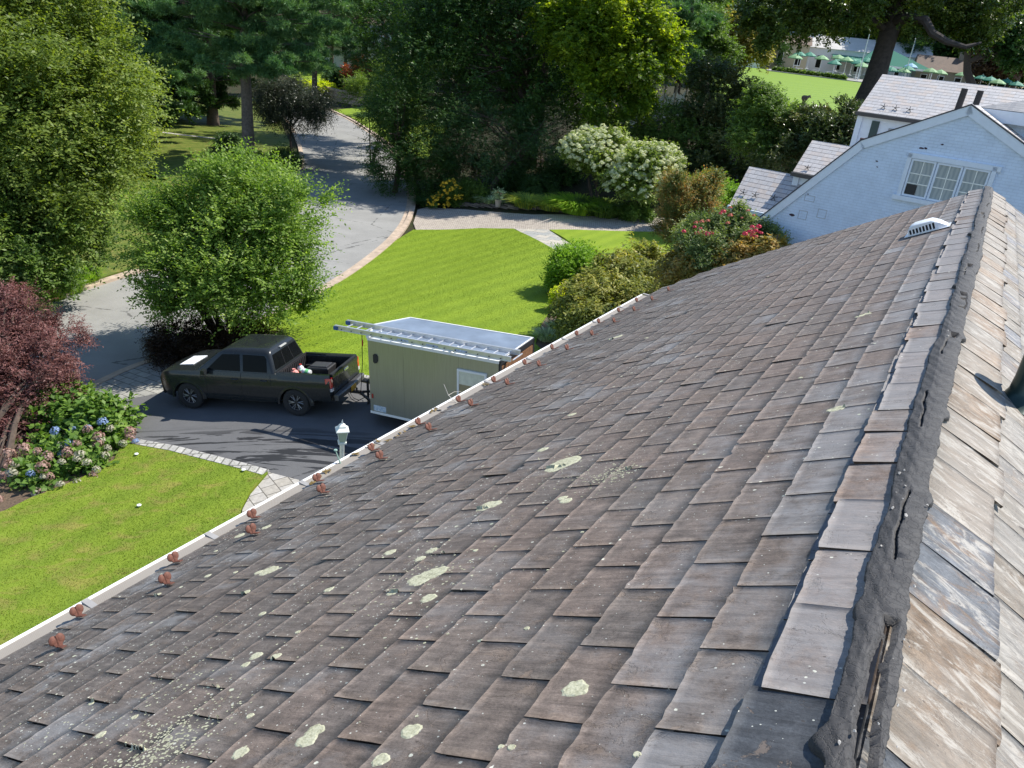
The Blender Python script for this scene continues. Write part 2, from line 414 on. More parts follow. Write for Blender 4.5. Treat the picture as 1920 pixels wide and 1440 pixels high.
M_cobble = m_pave('belgian_block_edging', (.50, .48, .44), (.36, .35, .33), .22, .6, mort=.02)
M_pavl = m_pave('pale_drive_pavers', (.40, .35, .30), (.50, .44, .37), .24, .12)
M_pavg = m_pave('grey_apron_pavers', (.27, .27, .25), (.38, .37, .33), .5, .28, .5)
M_flag = m_pave('flagstone', (.32, .33, .32), (.48, .44, .37), .8, .5, .6)
M_mulch = simple('wood_mulch', (.11, .075, .048), .95, var=.55, scale=22, bump=.8)

# ground
xs = np.unique(np.concatenate([np.arange(-60, 60, 1.), np.arange(-400, -60, 12), np.arange(60, 400, 12)]))
ys = np.unique(np.concatenate([np.arange(-14, 130, 1.), np.arange(-120, -14, 10), np.arange(130, 520, 12)]))
gx, gy = np.meshgrid(xs, ys); V = np.stack([gx.ravel(), gy.ravel(), hgt(gx.ravel(), gy.ravel())], 1); nx = len(xs)
i, j = np.meshgrid(np.arange(nx-1), np.arange(len(ys)-1)); k = (j*nx+i).ravel()
gr = link('ground', npmesh('ground', V, np.stack([k, k+1, k+nx+1, k+nx], 1), True), M_soil); gr['kind'] = 'structure'

kr = smooth_line(A((540, 577), (600, 547), (650, 517), (700, 481), (740, 446), (766, 408), (773, 370), (764, 322), (743, 287), (700, 252), (655, 224), (615, 206)), 2)
klo = smooth_line(A((60, 775), (160, 727), (240, 689), (300, 670), (400, 632), (480, 602), (540, 577)), 1)
kl = smooth_line(A((-90, 625), (0, 595), (95, 568), (170, 543), (250, 517), (300, 503), (400, 455), (500, 408), (548, 368), (566, 335), (571, 305), (566, 275), (552, 245), (530, 215), (500, 190)), 2)
road = klo[:-1]+kr+A((600, 196), (570, 186), (500, 184))+kl[::-1]+[tuple(at(-90, 625)[:2]+np.array([-9, -4])), tuple(at(60, 775)[:2]+np.array([-9, -6]))]
sheet('road', road, .035, M_road, 1.2)
strip('kerb', kr, .32, .15, .3, M_kerb, side=-1); strip('kerb', kr, -.28, .05, .1, M_kerb, side=-1)
strip('kerb', kl, .34, .15, .3, M_kerb, side=-1 if False else 1); strip('kerb', klo, .26, .07, .2, M_kerb, side=-1)
# drive and its apron
edge_lo = A((252, 829), (330, 843), (420, 866), (505, 889))
drive = A((300, 740), (232, 752), (240, 800), (252, 829), (330, 843), (420, 866), (505, 889))+[(-2.5, 12.), (0.6, 10.), (4, 13), (3., 18.5)]+A((690, 722), (600, 700), (420, 690), (330, 700))
sheet('driveway', drive, .04, M_drive, .6)
sheet('driveway_apron', A((163, 731), (240, 693), (300, 674), (330, 668), (345, 700), (300, 740), (232, 752), (180, 765)), .045, M_pavg, .6)
strip('block_edging', edge_lo, .24, .12, .3, M_cobble, side=-1)
strip('block_edging', A((330, 693), (420, 684), (560, 700), (690, 716))+[(3., 19.2)], .2, .12, .3, M_cobble, side=1)
sheet('paver_walk', A((505, 889), (560, 903))+[(-2.6, 11.3), (-4.6, 10.6)]+A((455, 958), (470, 930)), .05, m_pave('walk_pavers', (.36, .33, .28), (.45, .43, .40), .35, .35, .9), .5)
# lawns
lawn_mid = A((548, 582), (600, 555), (650, 524), (700, 490), (745, 452), (775, 434), (900, 431), (962, 432), (990, 445), (1043, 474), (1030, 520), (1042, 548), (1036, 580), (1016, 610), (1003, 650))+[(2.2, 21.2), (3.2, 19.9)]+A((700, 712), (560, 694), (400, 640), (480, 606))
LM = sheet('lawn', lawn_mid, .11, M_lawn, .7)
sheet('lawn', A((1030, 434), (1240, 438), (1300, 446), (1240, 480), (1130, 490), (1088, 469), (1055, 448)), .11, M_lawn, .7)
lawn_lo = A((235, 826), (252, 830), (330, 845), (420, 868), (503, 890), (468, 928), (453, 957))+[(-4.7, 10.4), (-6.5, 8), (-22, 5), (-26, 14)]+A((-60, 985), (10, 965), (60, 940), (150, 905), (215, 868))
LL = sheet('lawn', lawn_lo, .11, M_lawn2, .6)
kl_off = [tuple(np.array(p)) for p in kl]
M_ll = m_lawn('shade_darkened_lawn', (.05, .085, .010), (.085, .125, .016), (.15, .175, .028), .5)  # lawn green darkened in its colour to stand for tree shade
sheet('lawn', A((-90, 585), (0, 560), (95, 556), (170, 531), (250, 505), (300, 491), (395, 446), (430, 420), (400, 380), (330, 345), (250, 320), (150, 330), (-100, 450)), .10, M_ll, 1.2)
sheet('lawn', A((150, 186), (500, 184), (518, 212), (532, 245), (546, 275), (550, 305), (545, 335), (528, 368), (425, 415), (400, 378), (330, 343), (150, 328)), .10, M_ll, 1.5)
sheet('lawn', A((617, 207), (655, 219), (702, 250), (745, 283), (800, 300), (840, 240), (700, 198), (690, 199), (640, 206)), .10, M_lawn, 1.2)
sheet('lawn', A((560, 155), (640, 160), (700, 150), (720, 90), (560, 85), (500, 120)), .10, M_lawn, 2.)
# pale paver drive, path
sheet('paver_drive', A((783, 395), (800, 390), (870, 394), (1000, 404), (1100, 407), (1280, 409), (1400, 405), (1400, 445), (1250, 438), (1030, 433), (965, 431), (900, 430), (780, 433), (775, 420)), .06, M_pavl, .7)
sheet('garden_path', A((965, 432), (1028, 434), (1052, 450), (1087, 470), (1048, 476), (990, 446)), .10, M_flag, .6)
sheet('mulch_bed', A((1043, 474), (1088, 470), (1140, 490), (1240, 480), (1420, 440), (1450, 470), (1300, 620))+[(4.5, 16.5), (2.4, 21.)]+A((1003, 650), (1016, 610), (1036, 580), (1044, 548), (1030, 520)), .07, M_mulch, .7)
sheet('mulch_bed', A((-20, 720), (60, 740), (165, 735), (235, 760), (248, 828), (215, 868), (150, 905), (60, 942), (10, 967), (-80, 990))+[(-26, 15), (-22, 22)], .06, M_mulch, .7)
sheet('mulch_bed', A((305, 668), (400, 636), (480, 606), (560, 640), (540, 690), (420, 683), (330, 690)), .08, M_mulch, .6)
# far lawn of the club
sheet('club_lawn', A((1330, 152), (1385, 119), (1450, 128), (1520, 137), (1640, 152), (1680, 175), (1640, 240), (1500, 250), (1380, 245), (1340, 200)), .12, M_lawn3, 2.5)
strip('garden_walk', A((300, 251), (340, 256), (402, 263)), .5, .13, .1, M_flag)
# short grass blades standing on the two nearest lawns
def grass(poly, n, hh, mat, name, seed, off=.11):
    g = np.random.default_rng(seed); pa = np.array(poly); lo, hi = pa.min(0), pa.max(0)
    P = g.uniform(lo, hi, (int(n*1.8), 2)); P = P[inpoly(P, poly)][:n]; m = len(P)
    z = hgt(P[:, 0], P[:, 1])+off; B = np.stack([P[:, 0], P[:, 1], z], 1)
    a = g.uniform(0, 2*np.pi, m); s = np.stack([np.cos(a), np.sin(a), a*0], 1)*(g.uniform(.004, .009, m)[:, None])
    t = g.normal(size=(m, 3))*.4; t[:, 2] = 1; t = unit(t)*(hh*g.uniform(.5, 1.2, m)[:, None])
    V = np.stack([B-s, B+s, B+t], 1).reshape(-1, 3)
    o = link(name, npmesh(name, V, np.arange(m*3).reshape(m, 3), fattrs={'rnd': g.random(m)}), mat); return o
tag(grass(lawn_lo, 260000, .022, M_lawn2, 'grass', 3), 'short mown grass with straw coloured dry patches in the near corner lawn', 'grass', kind='stuff')
tag(grass(lawn_mid, 240000, .02, M_lawn, 'grass', 4), 'bright green mown grass of the curved middle lawn', 'grass', kind='stuff')
# ------------------------------------------------------------------ the slate roofed house under the camera
PD = 1.15; PITCH = R_(28.2); AZ = R_(28.7)
u_h = np.array([math.sin(AZ), math.cos(AZ), 0]); l_h = np.array([-u_h[1], u_h[0], 0])
s_v = l_h*math.cos(PITCH)+np.array([0, 0, -math.sin(PITCH)]); n_v = l_h*math.sin(PITCH)+np.array([0, 0, math.cos(PITCH)])
SR = .405
ridge0 = np.array([0, 0, CAMH])+PD*(SR*s_v-n_v)
cP, sP = math.cos(PITCH), math.sin(PITCH)
house = thing('slate_house', 'weathered purple-grey slate roofed house filling the foreground, black tar smeared along its ridge', 'house', tuple(ridge0), math.pi/2-AZ)
def LP(u, s, h, side=1): return (u, side*(s*cP+h*sP), -s*sP+h*cP)   # local roof point
def onroof(px, py, h=0.):   # pixel -> (u,s) metres on the left slope
    r = ray(px, py); p = r*(-(PD-h)/r.dot(n_v)); return p.dot(u_h), p.dot(s_v)-SR*PD
EXP = .1655*PD; WID = .284*PD
UE = [(-.2, 11.17*PD), (2.28*PD, 10.68*PD), (3.3*PD, 10.25*PD), (3.7*PD, 9.62*PD), (4.6*PD, 9.1*PD)]
def uend(s, side): return float(np.interp(s, [a for a, _ in UE], [b for _, b in UE])) if side > 0 else 11.17*PD
from mathutils.bvhtree import BVHTree
SURF = {}
def drape(u, s, h=.0012, side=1):
    """local point resting on the slates at (u, s)"""
    o = Vector(LP(u, s, .2, side)); d = Vector((0, -side*sP, -cP)); hit = SURF[side].ray_cast(o, d)
    return tuple(hit[0]-d*h) if hit[0] is not None else LP(u, s, .02, side)
def slates(side, seed):
    g = random.Random(seed); V = []; F = []; att = []; fc = []; fw = []
    eave = 4.26; nC = int((eave-.24)/EXP)+1
    c0 = 0
    dark = [(.152, .126, .112), (.165, .138, .127), (.158, .142, .136), (.135, .127, .124), (.175, .145, .132), (.178, .158, .148), (.14, .124, .118), (.168, .136, .12)]
    pale = [(.40, .34, .27), (.46, .41, .36), (.34, .31, .29), (.50, .46, .42), (.42, .33, .24), (.30, .28, .27), (.38, .35, .33)]
    def slab(u0, u1, sb, ln, th, lift, col, wear, roll, kind=0, skew=0.):
        n = len(V); NU, NS = 11, 4
        hb = lift+.0048
        for jn in range(NS):
            q = [0, .12, .55, 1][jn]; s = sb-ln*q; h = hb*(1-q)+.003*q
            for iu in range(NU):
                p = iu/(NU-1); uu = u0+(u1-u0)*p
                ju = g.gauss(0, .0011) if iu in (0, NU-1) else 0
                js = (g.gauss(0, .0017)-(g.random() < .05)*.006) if jn == 0 else 0
                if jn == 0 and iu in (0, NU-1): js -= abs(g.gauss(0, .0015))
                hh = h+roll*(.5-p)*(1-q*.8)+(g.gauss(0, .0003))
                V.append((uu+ju+skew*q, s+js, hh)); att.append((uu, s, q))
        m = len(V)
        rim = [iu for iu in range(NU)]+[NU*(k+1)-1 for k in range(1, NS)]+[NU*(NS-1)+iu for iu in range(NU-2, -1, -1)]+[NU*k for k in range(NS-2, 0, -1)]
        for k in rim:
            a = V[n+k]; V.append((a[0]+g.gauss(0, .0008), a[1]-.0015+g.gauss(0, .0012), a[2]-th*g.uniform(.8, 1.15))); att.append(att[n+k])
        def q4(*f):
            F.append(f); fc.append((*col, 1)); fw.append(wear)
        for jn in range(NS-1):
            for iu in range(NU-1):
                a = n+jn*NU+iu; q4(a, a+1, a+NU+1, a+NU)
        L = len(rim)
        for k in range(L):
            F.append((n+rim[k], n+rim[(k+1) % L], m+(k+1) % L, m+k)); fc.append((*[c*.55 for c in col], 1)); fw.append(0)
    for c in range(nC):
        sb = eave-c*EXP
        if sb < (.245 if side > 0 else .27): break
        off = (.5*(c % 2)+.04*g.uniform(-1, 1))*WID + (1.349*PD-9.5*WID-.02)
        u = off-6*WID if side > 0 else -1.5+off
        k = 0
        while u < 11.3*PD:
            w = WID if side > 0 else g.choice([.22, .27, .31, .35])
            ue = uend(sb, side)
            if u+.05 > ue: break
            u1 = min(u+w, ue+g.uniform(-.012, .012))
            near = max(0, 1-(sb-.2)/.9)
            if side > 0:
                b = g.choice(dark); b = tuple(.45*x+.55*y for x, y in zip(b, (.156, .134, .122))); v = g.uniform(.93, 1.08)
                low = min(1, max(0, (sb-1.6)/2.2)); gry = sum(b)/3
                b = tuple((x*(1-.45*low)+gry*.45*low)*v*(1-.2*low)*k for x, k in zip(b, (.98, .925, .86)))
                wear = min(1., max(0, g.gauss(.12+.55*near, .08)))
                if g.random() < .03: wear = min(1, wear+.3)
            else:
                b = g.choice(pale); v = g.uniform(.8, 1.15)*.47; b = tuple(x*v for x in b); wear = g.uniform(.2, 1.)
                if g.random() < .09: b = (.17, .175, .19); wear = .15
            gap = .0030 if side > 0 else .002
            lift = abs(g.gauss(0, .0010)); th = g.uniform(.0045, .0065)
            roll = g.gauss(.0010, .0013) if side > 0 else g.gauss(0, .003)
            if g.random() < .05: lift += .006; roll += .004
            slab(u+gap, u1-gap, sb+g.gauss(0, .0018), EXP*1.25, th, lift, b, wear, roll, 1)
            u += w; k += 1
    # saddle slates along the ridge
    u = .2; k = 0
    while u < 11.1*PD:
        w = WID*g.uniform(.8, 1.15); u1 = min(u+w, 11.17*PD)
        vv = g.uniform(.85, 1.2); tn = g.uniform(0, .03); col = (.160*vv+tn, .135*vv, .118*vv-tn*.5) if side > 0 else (.20*vv+tn, .165*vv, .13*vv-tn*.6)
        wear = g.uniform(.3, 1)
        low = .235+g.uniform(-.022, .018)
        if side < 0:
            low = .30+g.uniform(-.03, .02)
            if 1.75*PD < u+w/2 < 2.35*PD: col = (.13, .135, .145); wear = .1
            if u < 1.25*PD: col = (.095, .10, .108); wear = .1
        elif u < 1.12*PD: col = (.055, .06, .068); wear = .1; low = .26
        slab(u+.001, u1+.012, low, low-.005, .013, .020+g.uniform(0, .008), col, wear, g.gauss(.003, .004), 1)
        u += w; k += 1
    V3 = [LP(a, s, h, side) for a, s, h in V]
    if side < 0: F = [f[::-1] for f in F]
    SURF[side] = BVHTree.FromPolygons([Vector(v) for v in V3], F)
    me = npmesh('slates', V3, F, attrs={'us': np.array(att)}, fattrs={'tint': np.array(fc), 'wear': np.array(fw)})
    return me
def m_slate(name, pale=False):
    t = NT(name); us = t.attr('us', 'Vector'); tint = t.attr('tint', 'Color'); wear = t.attr('wear')
    sx = t.n.new('ShaderNodeSeparateXYZ'); t.lk(us, sx.inputs[0]); U, S, Q = sx.outputs
    flat = t.mapv(us, (1, 1, 0)); streak = t.noise(t.mapv(us, (34, 4.5, 0)), 1., 6, .7, dist=.5)
    fine = t.noise(t.mapv(us, (160, 90, 0)), 1., 3, .8); blot = t.noise(flat, 7, 5, .65, dist=.3); big = t.noise(flat, 1.3, 3, .5)
    col = t.mix(1., tint, t.ramp(streak, [(.22, .50), (.5, 1.), (.8, 1.6)]), 'MULTIPLY')
    mot = t.noise(flat, 14, 7, .78, dist=.5); col = t.mix(1., col, t.ramp(mot, [(.3, (.62, .60, .60)), (.5, (1., .98, .97)), (.72, (1.4, 1.36, 1.32))]), 'MULTIPLY')
    hue = t.noise(flat, 2.4, 4, .6, dist=.4); col = t.mix(t.ramp(hue, [(.42, 0.), (.62, .6)]), col, t.mix(1., col, (.92, .97, 1.0) if not pale else (.85, .93, 1.0), 'MULTIPLY'))
    col = t.mix(.6, col, t.mix(1., col, t.ramp(fine, [(.3, .6), (.7, 1.4)]), 'MULTIPLY'))
    # rusty or tan flaked layers
    fl = t.ramp(t.noise(t.mapv(us, (13, 5, 0) if pale else (9, 6, 0), loc=(3, 1, 0)), 1., 7, .75, dist=.8), [(.50, 0.), (.64, 1.)] if pale else [(.585, 0.), (.61, 1.)])
    col = t.mix(t.math('MULTIPLY', fl, .75 if pale else .5), col, (.21, .135, .08) if pale else (.20, .15, .115))
    # bleached weathering
    wv = t.ramp(t.math('ADD', t.math('MULTIPLY', wear, .8), t.math('ADD', t.math('MULTIPLY', blot, .75), t.math('MULTIPLY', t.math('MULTIPLY', wear, t.math('ADD', Q, streak)), .30))), [(.72, 0.), (1.35, 1.)])
    bl = t.mix(1., (.25, .232, .205) if pale else (.235, .238, .245), t.ramp(t.noise(t.mapv(us, (26, 5, 0), loc=(5, 5, 0)), 1., 6, .75, dist=.4), [(.3, .72), (.7, 1.3)]), 'MULTIPLY')
    col = t.mix(t.math('MULTIPLY', wv, .62), col, bl)
    if pale:
        w2 = t.ramp(t.noise(t.mapv(us, (16, 5, 0), loc=(7, 2, 0)), 1., 7, .78, dist=1.2), [(.50, 0.), (.60, 1.)]); col = t.mix(t.math('MULTIPLY', w2, .75), col, (.42, .39, .345))
    # lichen film and white specks that grow downhill
    else:
        lf = t.ramp(t.math('ADD', t.noise(t.mapv(us, (3.2, 1.6, 0)), 1., 6, .7, dist=.4), t.math('MULTIPLY', big, .25)), [(.66, 0.), (.76, .55)])
        low = t.ramp(S, [(1.4, 0.), (3., 1.)]) if False else t.math('MULTIPLY_ADD', S, .22, .1)
        col = t.mix(t.math('MULTIPLY', lf, low), col, (.25, .255, .26))
        for sc_, th, c_, lo_ in ((38, .16, (.62, .62, .52), .45), (95, .2, (.55, .56, .5), .5), (17, .13, (.55, .57, .42), .56)):
            vd = t.voro(t.mapv(us, (sc_, sc_*.8, 0)), 1.); vc = t.voro(t.mapv(us, (sc_, sc_*.8, 0)), 1., 'Color'); vs_ = t.n.new('ShaderNodeSeparateColor'); t.lk(vc, vs_.inputs[0])
            dens_ = t.ramp(t.noise(flat, 1.1 if sc_ != 17 else 2.3, 4, .6, dist=.3), [(.38, .08), (.66, .62)])
            pick = t.math('LESS_THAN', vs_.outputs[0], t.math('MULTIPLY', t.math('MULTIPLY', dens_, t.math('MINIMUM', t.math('MULTIPLY_ADD', S, .42, .05), 1.)), .7 if sc_ > 20 else .3))
            rag = t.math('MULTIPLY_ADD', fine, .22, -.11)
            spot = t.math('MULTIPLY', t.math('LESS_THAN', t.math('ADD', vd, rag), t.math('MULTIPLY_ADD', vs_.outputs[1], th, th*.4)), pick)
            col = t.mix(t.math('MULTIPLY', spot, .85), col, c_)
    pit = t.voro(t.mapv(us, (60, 42, 0), loc=(2, 9, 0)), 1.); pc = t.voro(t.mapv(us, (60, 42, 0), loc=(2, 9, 0)), 1., 'Color'); ps = t.n.new('ShaderNodeSeparateColor'); t.lk(pc, ps.inputs[0])
    pm = t.math('MULTIPLY', t.math('LESS_THAN', t.math('ADD', pit, t.math('MULTIPLY', fine, .3)), .34), t.math('LESS_THAN', ps.outputs[0], .05)); col = t.mix(t.math('MULTIPLY', pm, .6), col, (.05, .04, .035))
    ck = t.noise(t.mapv(us, (3.2, 11, 0), loc=(4, 4, 0)), 1., 5, .8, dist=1.5); cm = t.math('MULTIPLY', t.math('LESS_THAN', t.math('ABSOLUTE', t.math('SUBTRACT', ck, .5)), .0035), t.math('GREATER_THAN', t.noise(flat, 3.1, 3, .6), .56)); col = t.mix(t.math('MULTIPLY', cm, .7), col, (.045, .035, .03))
    hgt_ = t.math('ADD', t.math('MULTIPLY', streak, .6), t.math('ADD', t.math('MULTIPLY', fine, .3), t.math('MULTIPLY', fl, .35)))
    t.bump(hgt_, .9, .004)
    return t.fin(col, t.math('MULTIPLY_ADD', fine, .25, .55), 0, .28)
M_slate = m_slate('purple_grey_slate'); M_slp = m_slate('bleached_tan_slate', True)
roof_l = link('roof', slates(1, 11), M_slate, house); tag(roof_l, 'purple-grey slate slope freckled with pale lichen')
roof_r = link('roof', slates(-1, 12), M_slp, house); tag(roof_r, 'bleached tan and white slate slope right of the ridge')
# solid deck under the slates, gable ends and walls
M_wall = simple('white_painted_wall', (.72, .72, .70), .7, var=.06)
M_trim = simple('white_trim_paint', (.78, .78, .76), .45, var=.05, scale=3)
mb = MB(); E0 = 4.24
for sd in (1, -1):
    secs = []
    for uu in (-3., 9.05*PD if sd > 0 else 11.1*PD): secs.append([LP(uu, .02, -.012, sd), LP(uu, E0, -.012, sd), LP(uu, E0, -.16, sd), LP(uu, .02, -.16, sd)])
    mb.loft(secs)
mb.loft([[LP(9.05*PD, .02, -.012), LP(9.05*PD, E0, -.012), LP(9.05*PD, E0, -.1), LP(9.05*PD, .02, -.1)], [LP(11.1*PD, .02, -.012), LP(9.3*PD, 3.85*PD, -.012), LP(9.3*PD, 3.85*PD, -.1), LP(11.1*PD, .02, -.1)]])
mb.obj('roof_deck', simple('roof_boards', (.05, .045, .04), .9), house)
hw = (E0-.3)*cP; ez = -(E0-.3)*sP-.15
mb = MB(); yz = [(-hw, -12), (hw, -12), (hw, ez), (0, -.2), (-hw, ez)]
MW = Matrix(((0, 0, 1, 0), (1, 0, 0, 0), (0, 1, 0, 0), (0, 0, 0, 1)))
mb.prism(yz, -2.8, 8.9*PD, MW); mb.obj('wall', M_wall, house)
# tar along the ridge
def m_tar():
    t = NT('cracked_roof_tar'); c = t.coord(); n = t.noise(c, 22, 6, .75); dn = t.n.new('ShaderNodeVectorMath'); dn.operation = 'MULTIPLY_ADD'; t.lk(t.noise(c, 16, 5, .7, 'Color'), dn.inputs[0]); dn.inputs[1].default_value = (.06, .06, .06); t.lk(c, dn.inputs[2]); v = t.voro(dn.outputs[0], 34, 'Distance', 'DISTANCE_TO_EDGE'); n2 = t.noise(c, 120, 3, .7)
    cr = t.math('MULTIPLY', t.ramp(v, [(0., 0.), (.09, 1.)]), t.ramp(t.noise(c, 5, 3, .5), [(.45, 1.), (.6, .9)]))
    col = t.mix(t.ramp(n, [(.3, .0), (.75, 1.)]), (.028, .027, .028), (.062, .059, .058)); col = t.mix(t.ramp(t.noise(c, 60, 4, .8), [(.68, 0.), (.74, .7)]), col, (.30, .28, .26))
    col = t.mix(1., col, t.ramp(v, [(0., .75), (.035, 1.)]), 'MULTIPLY')
    t.bump(t.math('ADD', t.math('MULTIPLY', n, .8), t.math('ADD', t.math('MULTIPLY', cr, .35), t.math('MULTIPLY', n2, .2))), .6, .006); return t.fin(col, .7, 0, .4)
M_tar = m_tar()
RU = np.array([1.0, 1.156, 1.55, 2.16, 3.07, 3.97, 6.27, 11.17])*PD; RS = (np.array([.385, .397, .412, .4328, .434, .415, .398, .379])-SR)*PD
g = np.random.default_rng(5); NU = 1500; NC = 33
uu = np.linspace(.6*PD, 11.15*PD, NU); cen = np.interp(uu, RU, RS)
def n1(u, k, sd): return np.sin(u*k+sd)+.6*np.sin(u*k*2.3+sd*2+1)+.4*np.sin(u*k*5.1+sd*3)+.3*np.sin(u*k*11.7+sd)
def n1h(u, k, sd): return n1(u, k, sd)+.4*n1(u, k*5, sd+2)+.12*g.uniform(-1, 1, len(u))
wl = np.clip(.052+.004*n1h(uu, 9, 1)+.007*n1(uu, 2.2, 5)+g.normal(size=NU)*.0016, .018, .10); wr = np.clip(.046+.004*n1h(uu, 10, 3)+.007*n1(uu, 1.7, 2)+g.normal(size=NU)*.0016, .015, .10)
for a, b, sgn in ((1.19, .045, 1), (2.25, .03, -1), (2.95, .04, -1), (4.05, .03, -1), (1.62, .022, 1), (5.2, .025, 1), (7.3, .04, 1)):
    q = np.exp(-((uu-a*PD)/.045)**2)*b
    if sgn > 0: wl += q
    else: wr += q
ker = np.ones(31)/31; wls = np.convolve(np.pad(wl, 15, 'edge'), ker, 'valid'); wrs = np.convolve(np.pad(wr, 15, 'edge'), ker, 'valid')
crk = .012*np.sin(uu*2.1)+.006*np.sin(uu*9)+.003*np.sin(uu*31)          # wandering split
opn = np.clip(.006+.003*np.sin(uu*5)-.009*(uu/PD-1.0), .0, .008)*(uu < 1.6*PD)+.0018*(np.sin(uu*6) > .2)
V = []; aa = []
for iu in range(NU):
    for k in range(NC):
        p = k/(NC-1); ed = max(0, abs(p-.5)*2-.8)/.2; x = cen[iu]+(wls[iu]+(wl[iu]-wls[iu])*ed)*(1-p)-(wrs[iu]+(wr[iu]-wrs[iu])*ed)*p      # + left / - right
        edge = min(p, 1-p)*2; hh = .0300+.0035*min(1, edge*8)+.0009*math.sin(uu[iu]*27+p*9)+.0008*math.sin(uu[iu]*61+p*17)+.001*math.sin(uu[iu]*13-p*6)+g.normal()*.0005
        if edge < .02: hh -= .014
        dcr = abs(x-cen[iu]-crk[iu])
        if opn[iu] > 0 and dcr < opn[iu]+.003: hh -= .030
        s = abs(x); sd = 1 if x >= 0 else -1
        rz = 1-min(1, s/.03)
        P = LP(uu[iu], s, hh, sd); V.append((P[0]+g.normal()*.0004, P[1], P[2]-.010*rz))
V = np.array(V); i, j = np.meshgrid(np.arange(NC-1), np.arange(NU-1)); k = (j*NC+i).ravel()
link('ridge_tar', npmesh('ridge_tar', V, np.stack([k, k+1, k+NC+1, k+NC], 1), True), M_tar, house)
# flakes of mortar left in the split
mb = MB(); gg = random.Random(4)
for a in [gg.uniform(.9, 2.5) for _ in range(26)]+[gg.uniform(3, 9) for _ in range(20)]:
    c = float(np.interp(a*PD, RU, RS))+gg.uniform(-.05, .035); P = LP(a*PD, abs(c), .036, 1 if c > 0 else -1); r = gg.uniform(.002, .006)
    mb.add([(P[0]+gg.uniform(.6, 2.2)*r*math.cos(t), P[1]+gg.uniform(.4, 1.2)*r*math.sin(t), P[2]+gg.uniform(-.5, .5)*r) for t in (0, 1.2, 2.5, 3.6, 5)]+[(P[0], P[1], P[2]+r*.7)], [(0, 1, 5), (1, 2, 5), (2, 3, 5), (3, 4, 5), (4, 0, 5)])
mb.obj('mortar_flakes', simple('pale_mortar', (.40, .38, .35), .9, var=.2), house)['kind'] = 'stuff'
# lichen rosettes
g = random.Random(9)
def m_lichen():
    t = NT('pale_green_lichen'); c = t.coord(); n = t.noise(c, 55, 4, .8); v = t.voro(c, 130)
    col = t.ramp(n, [(.3, (.26, .255, .17)), (.5, (.45, .44, .31)), (.75, (.56, .55, .42))]); t.bump(t.math('ADD', n, v), .4, .002); return t.fin(col, .95, 0, .1)
M_lich = m_lichen()
def rosette(px, py, r, asp=1.1):
    u, s = onroof(px, py, .015); n = 30; ph = g.uniform(0, 6); V = [drape(u, s, .0022)]; R4 = (.3, .55, .8, 1.)
    for q in R4:
        for k in range(n):
            a = 2*math.pi*k/n; rr = r*q*(1+.07*math.sin(3*a+ph)+.05*math.sin(7*a+ph*2)+(g.uniform(-.06, .06) if q > .7 else 0))
            V.append(drape(u+rr*math.cos(a), s+rr*math.sin(a)*asp, .0022 if q < 1 else .0002))
    F = [(0, 1+k, 1+(k+1) % n) for k in range(n)]
    for m in range(len(R4)-1): F += [(1+m*n+k, 1+(m+1)*n+k, 1+(m+1)*n+(k+1) % n, 1+m*n+(k+1) % n) for k in range(n)]
    MBs = MB().add(V, F); o = MBs.obj('lichen_rosette', M_lich, roof_l)
Z = lambda x, y, r: rosette(640+x/3, 960+y/3, r)
for x, y, r in ((270, 218, .03), (505, 205, .028), (440, 250, .026), (530, 325, .05), (440, 365, .055), (480, 345, .05), (285, 440, .026), (485, 470, .032), (385, 1215, .03), (1310, 975, .036), (215, 1375, .025), (890, 1300, .009), (950, 1305, .011), (1038, 640, .010), (1655, 1340, .01), (750, 205, .012), (1350, 100, .008)): Z(x, y, r)
Z2 = lambda x, y, r: rosette(x/3, 960+y/3, r)
for x, y, r in ((1510, 320, .05), (1450, 330, .025), (1495, 78, .032), (1345, 125, .035), (1380, 440, .022), (1845, 425, .024), (1470, 560, .018), (1435, 795, .026), (1545, 800, .022), (1375, 845, .018), (508, 1062, .014), (750, 1140, .014), (1720, 1265, .034), (1765, 1215, .03), (1345, 1340, .026), (1165, 350, .02), (885, 455, .018), (1320, 330, .014), (1670, 662, .012), (1210, 212, .014), (560, 1240, .02), (1400, 1130, .014)): Z2(x, y, r)
Z3 = lambda x, y, r: rosette(640+x/3, 480+y/3, r)
for x, y, r in ((1270, 1145, .075), (1215, 1175, .07), (1240, 1160, .08), (835, 1390, .055), (800, 1405, .04), (1260, 1365, .03), (1240, 1350, .025), (1550, 450, .06), (1520, 460, .04), (1715, 455, .02), (1295, 885, .03), (1130, 1080, .035)): Z3(x, y, r)
for x, y, r in ((1570, 762, .032), (1562, 764, .03), (1612, 590, .03), (1625, 586, .028), (1500, 705, .012)): rosette(x, y, r)
# speckled lichen crusts (many tiny dots in a patch)
mb = MB()
for px, py, n, su, ss in ((295, 1398, 460, .10, .10), (330, 1280, 60, .12, .12), (250, 1330, 110, .35, .3), (790, 1075, 110, .14, .14), (1120, 885, 90, .10, .10), (1160, 883, 120, .07, .05), (460, 1250, 70, .5, .5), (1050, 870, 40, .15, .1), (880, 1010, 50, .3, .3)):
    u, s = onroof(px, py, .02)
    for _ in range(n):
        a, b = u+g.gauss(0, su), s+g.gauss(0, ss); r = g.uniform(.002, .0055)
        mb.add([drape(a+r*math.cos(t)*g.uniform(.7, 1.3), b+1.3*r*math.sin(t)*g.uniform(.7, 1.3), .001) for t in (0, 1.05, 2.1, 3.1, 4.2, 5.2)], [(0, 1, 2, 3, 4, 5)])
mb.obj('lichen_specks', M_lich, roof_l)['kind'] = 'stuff'
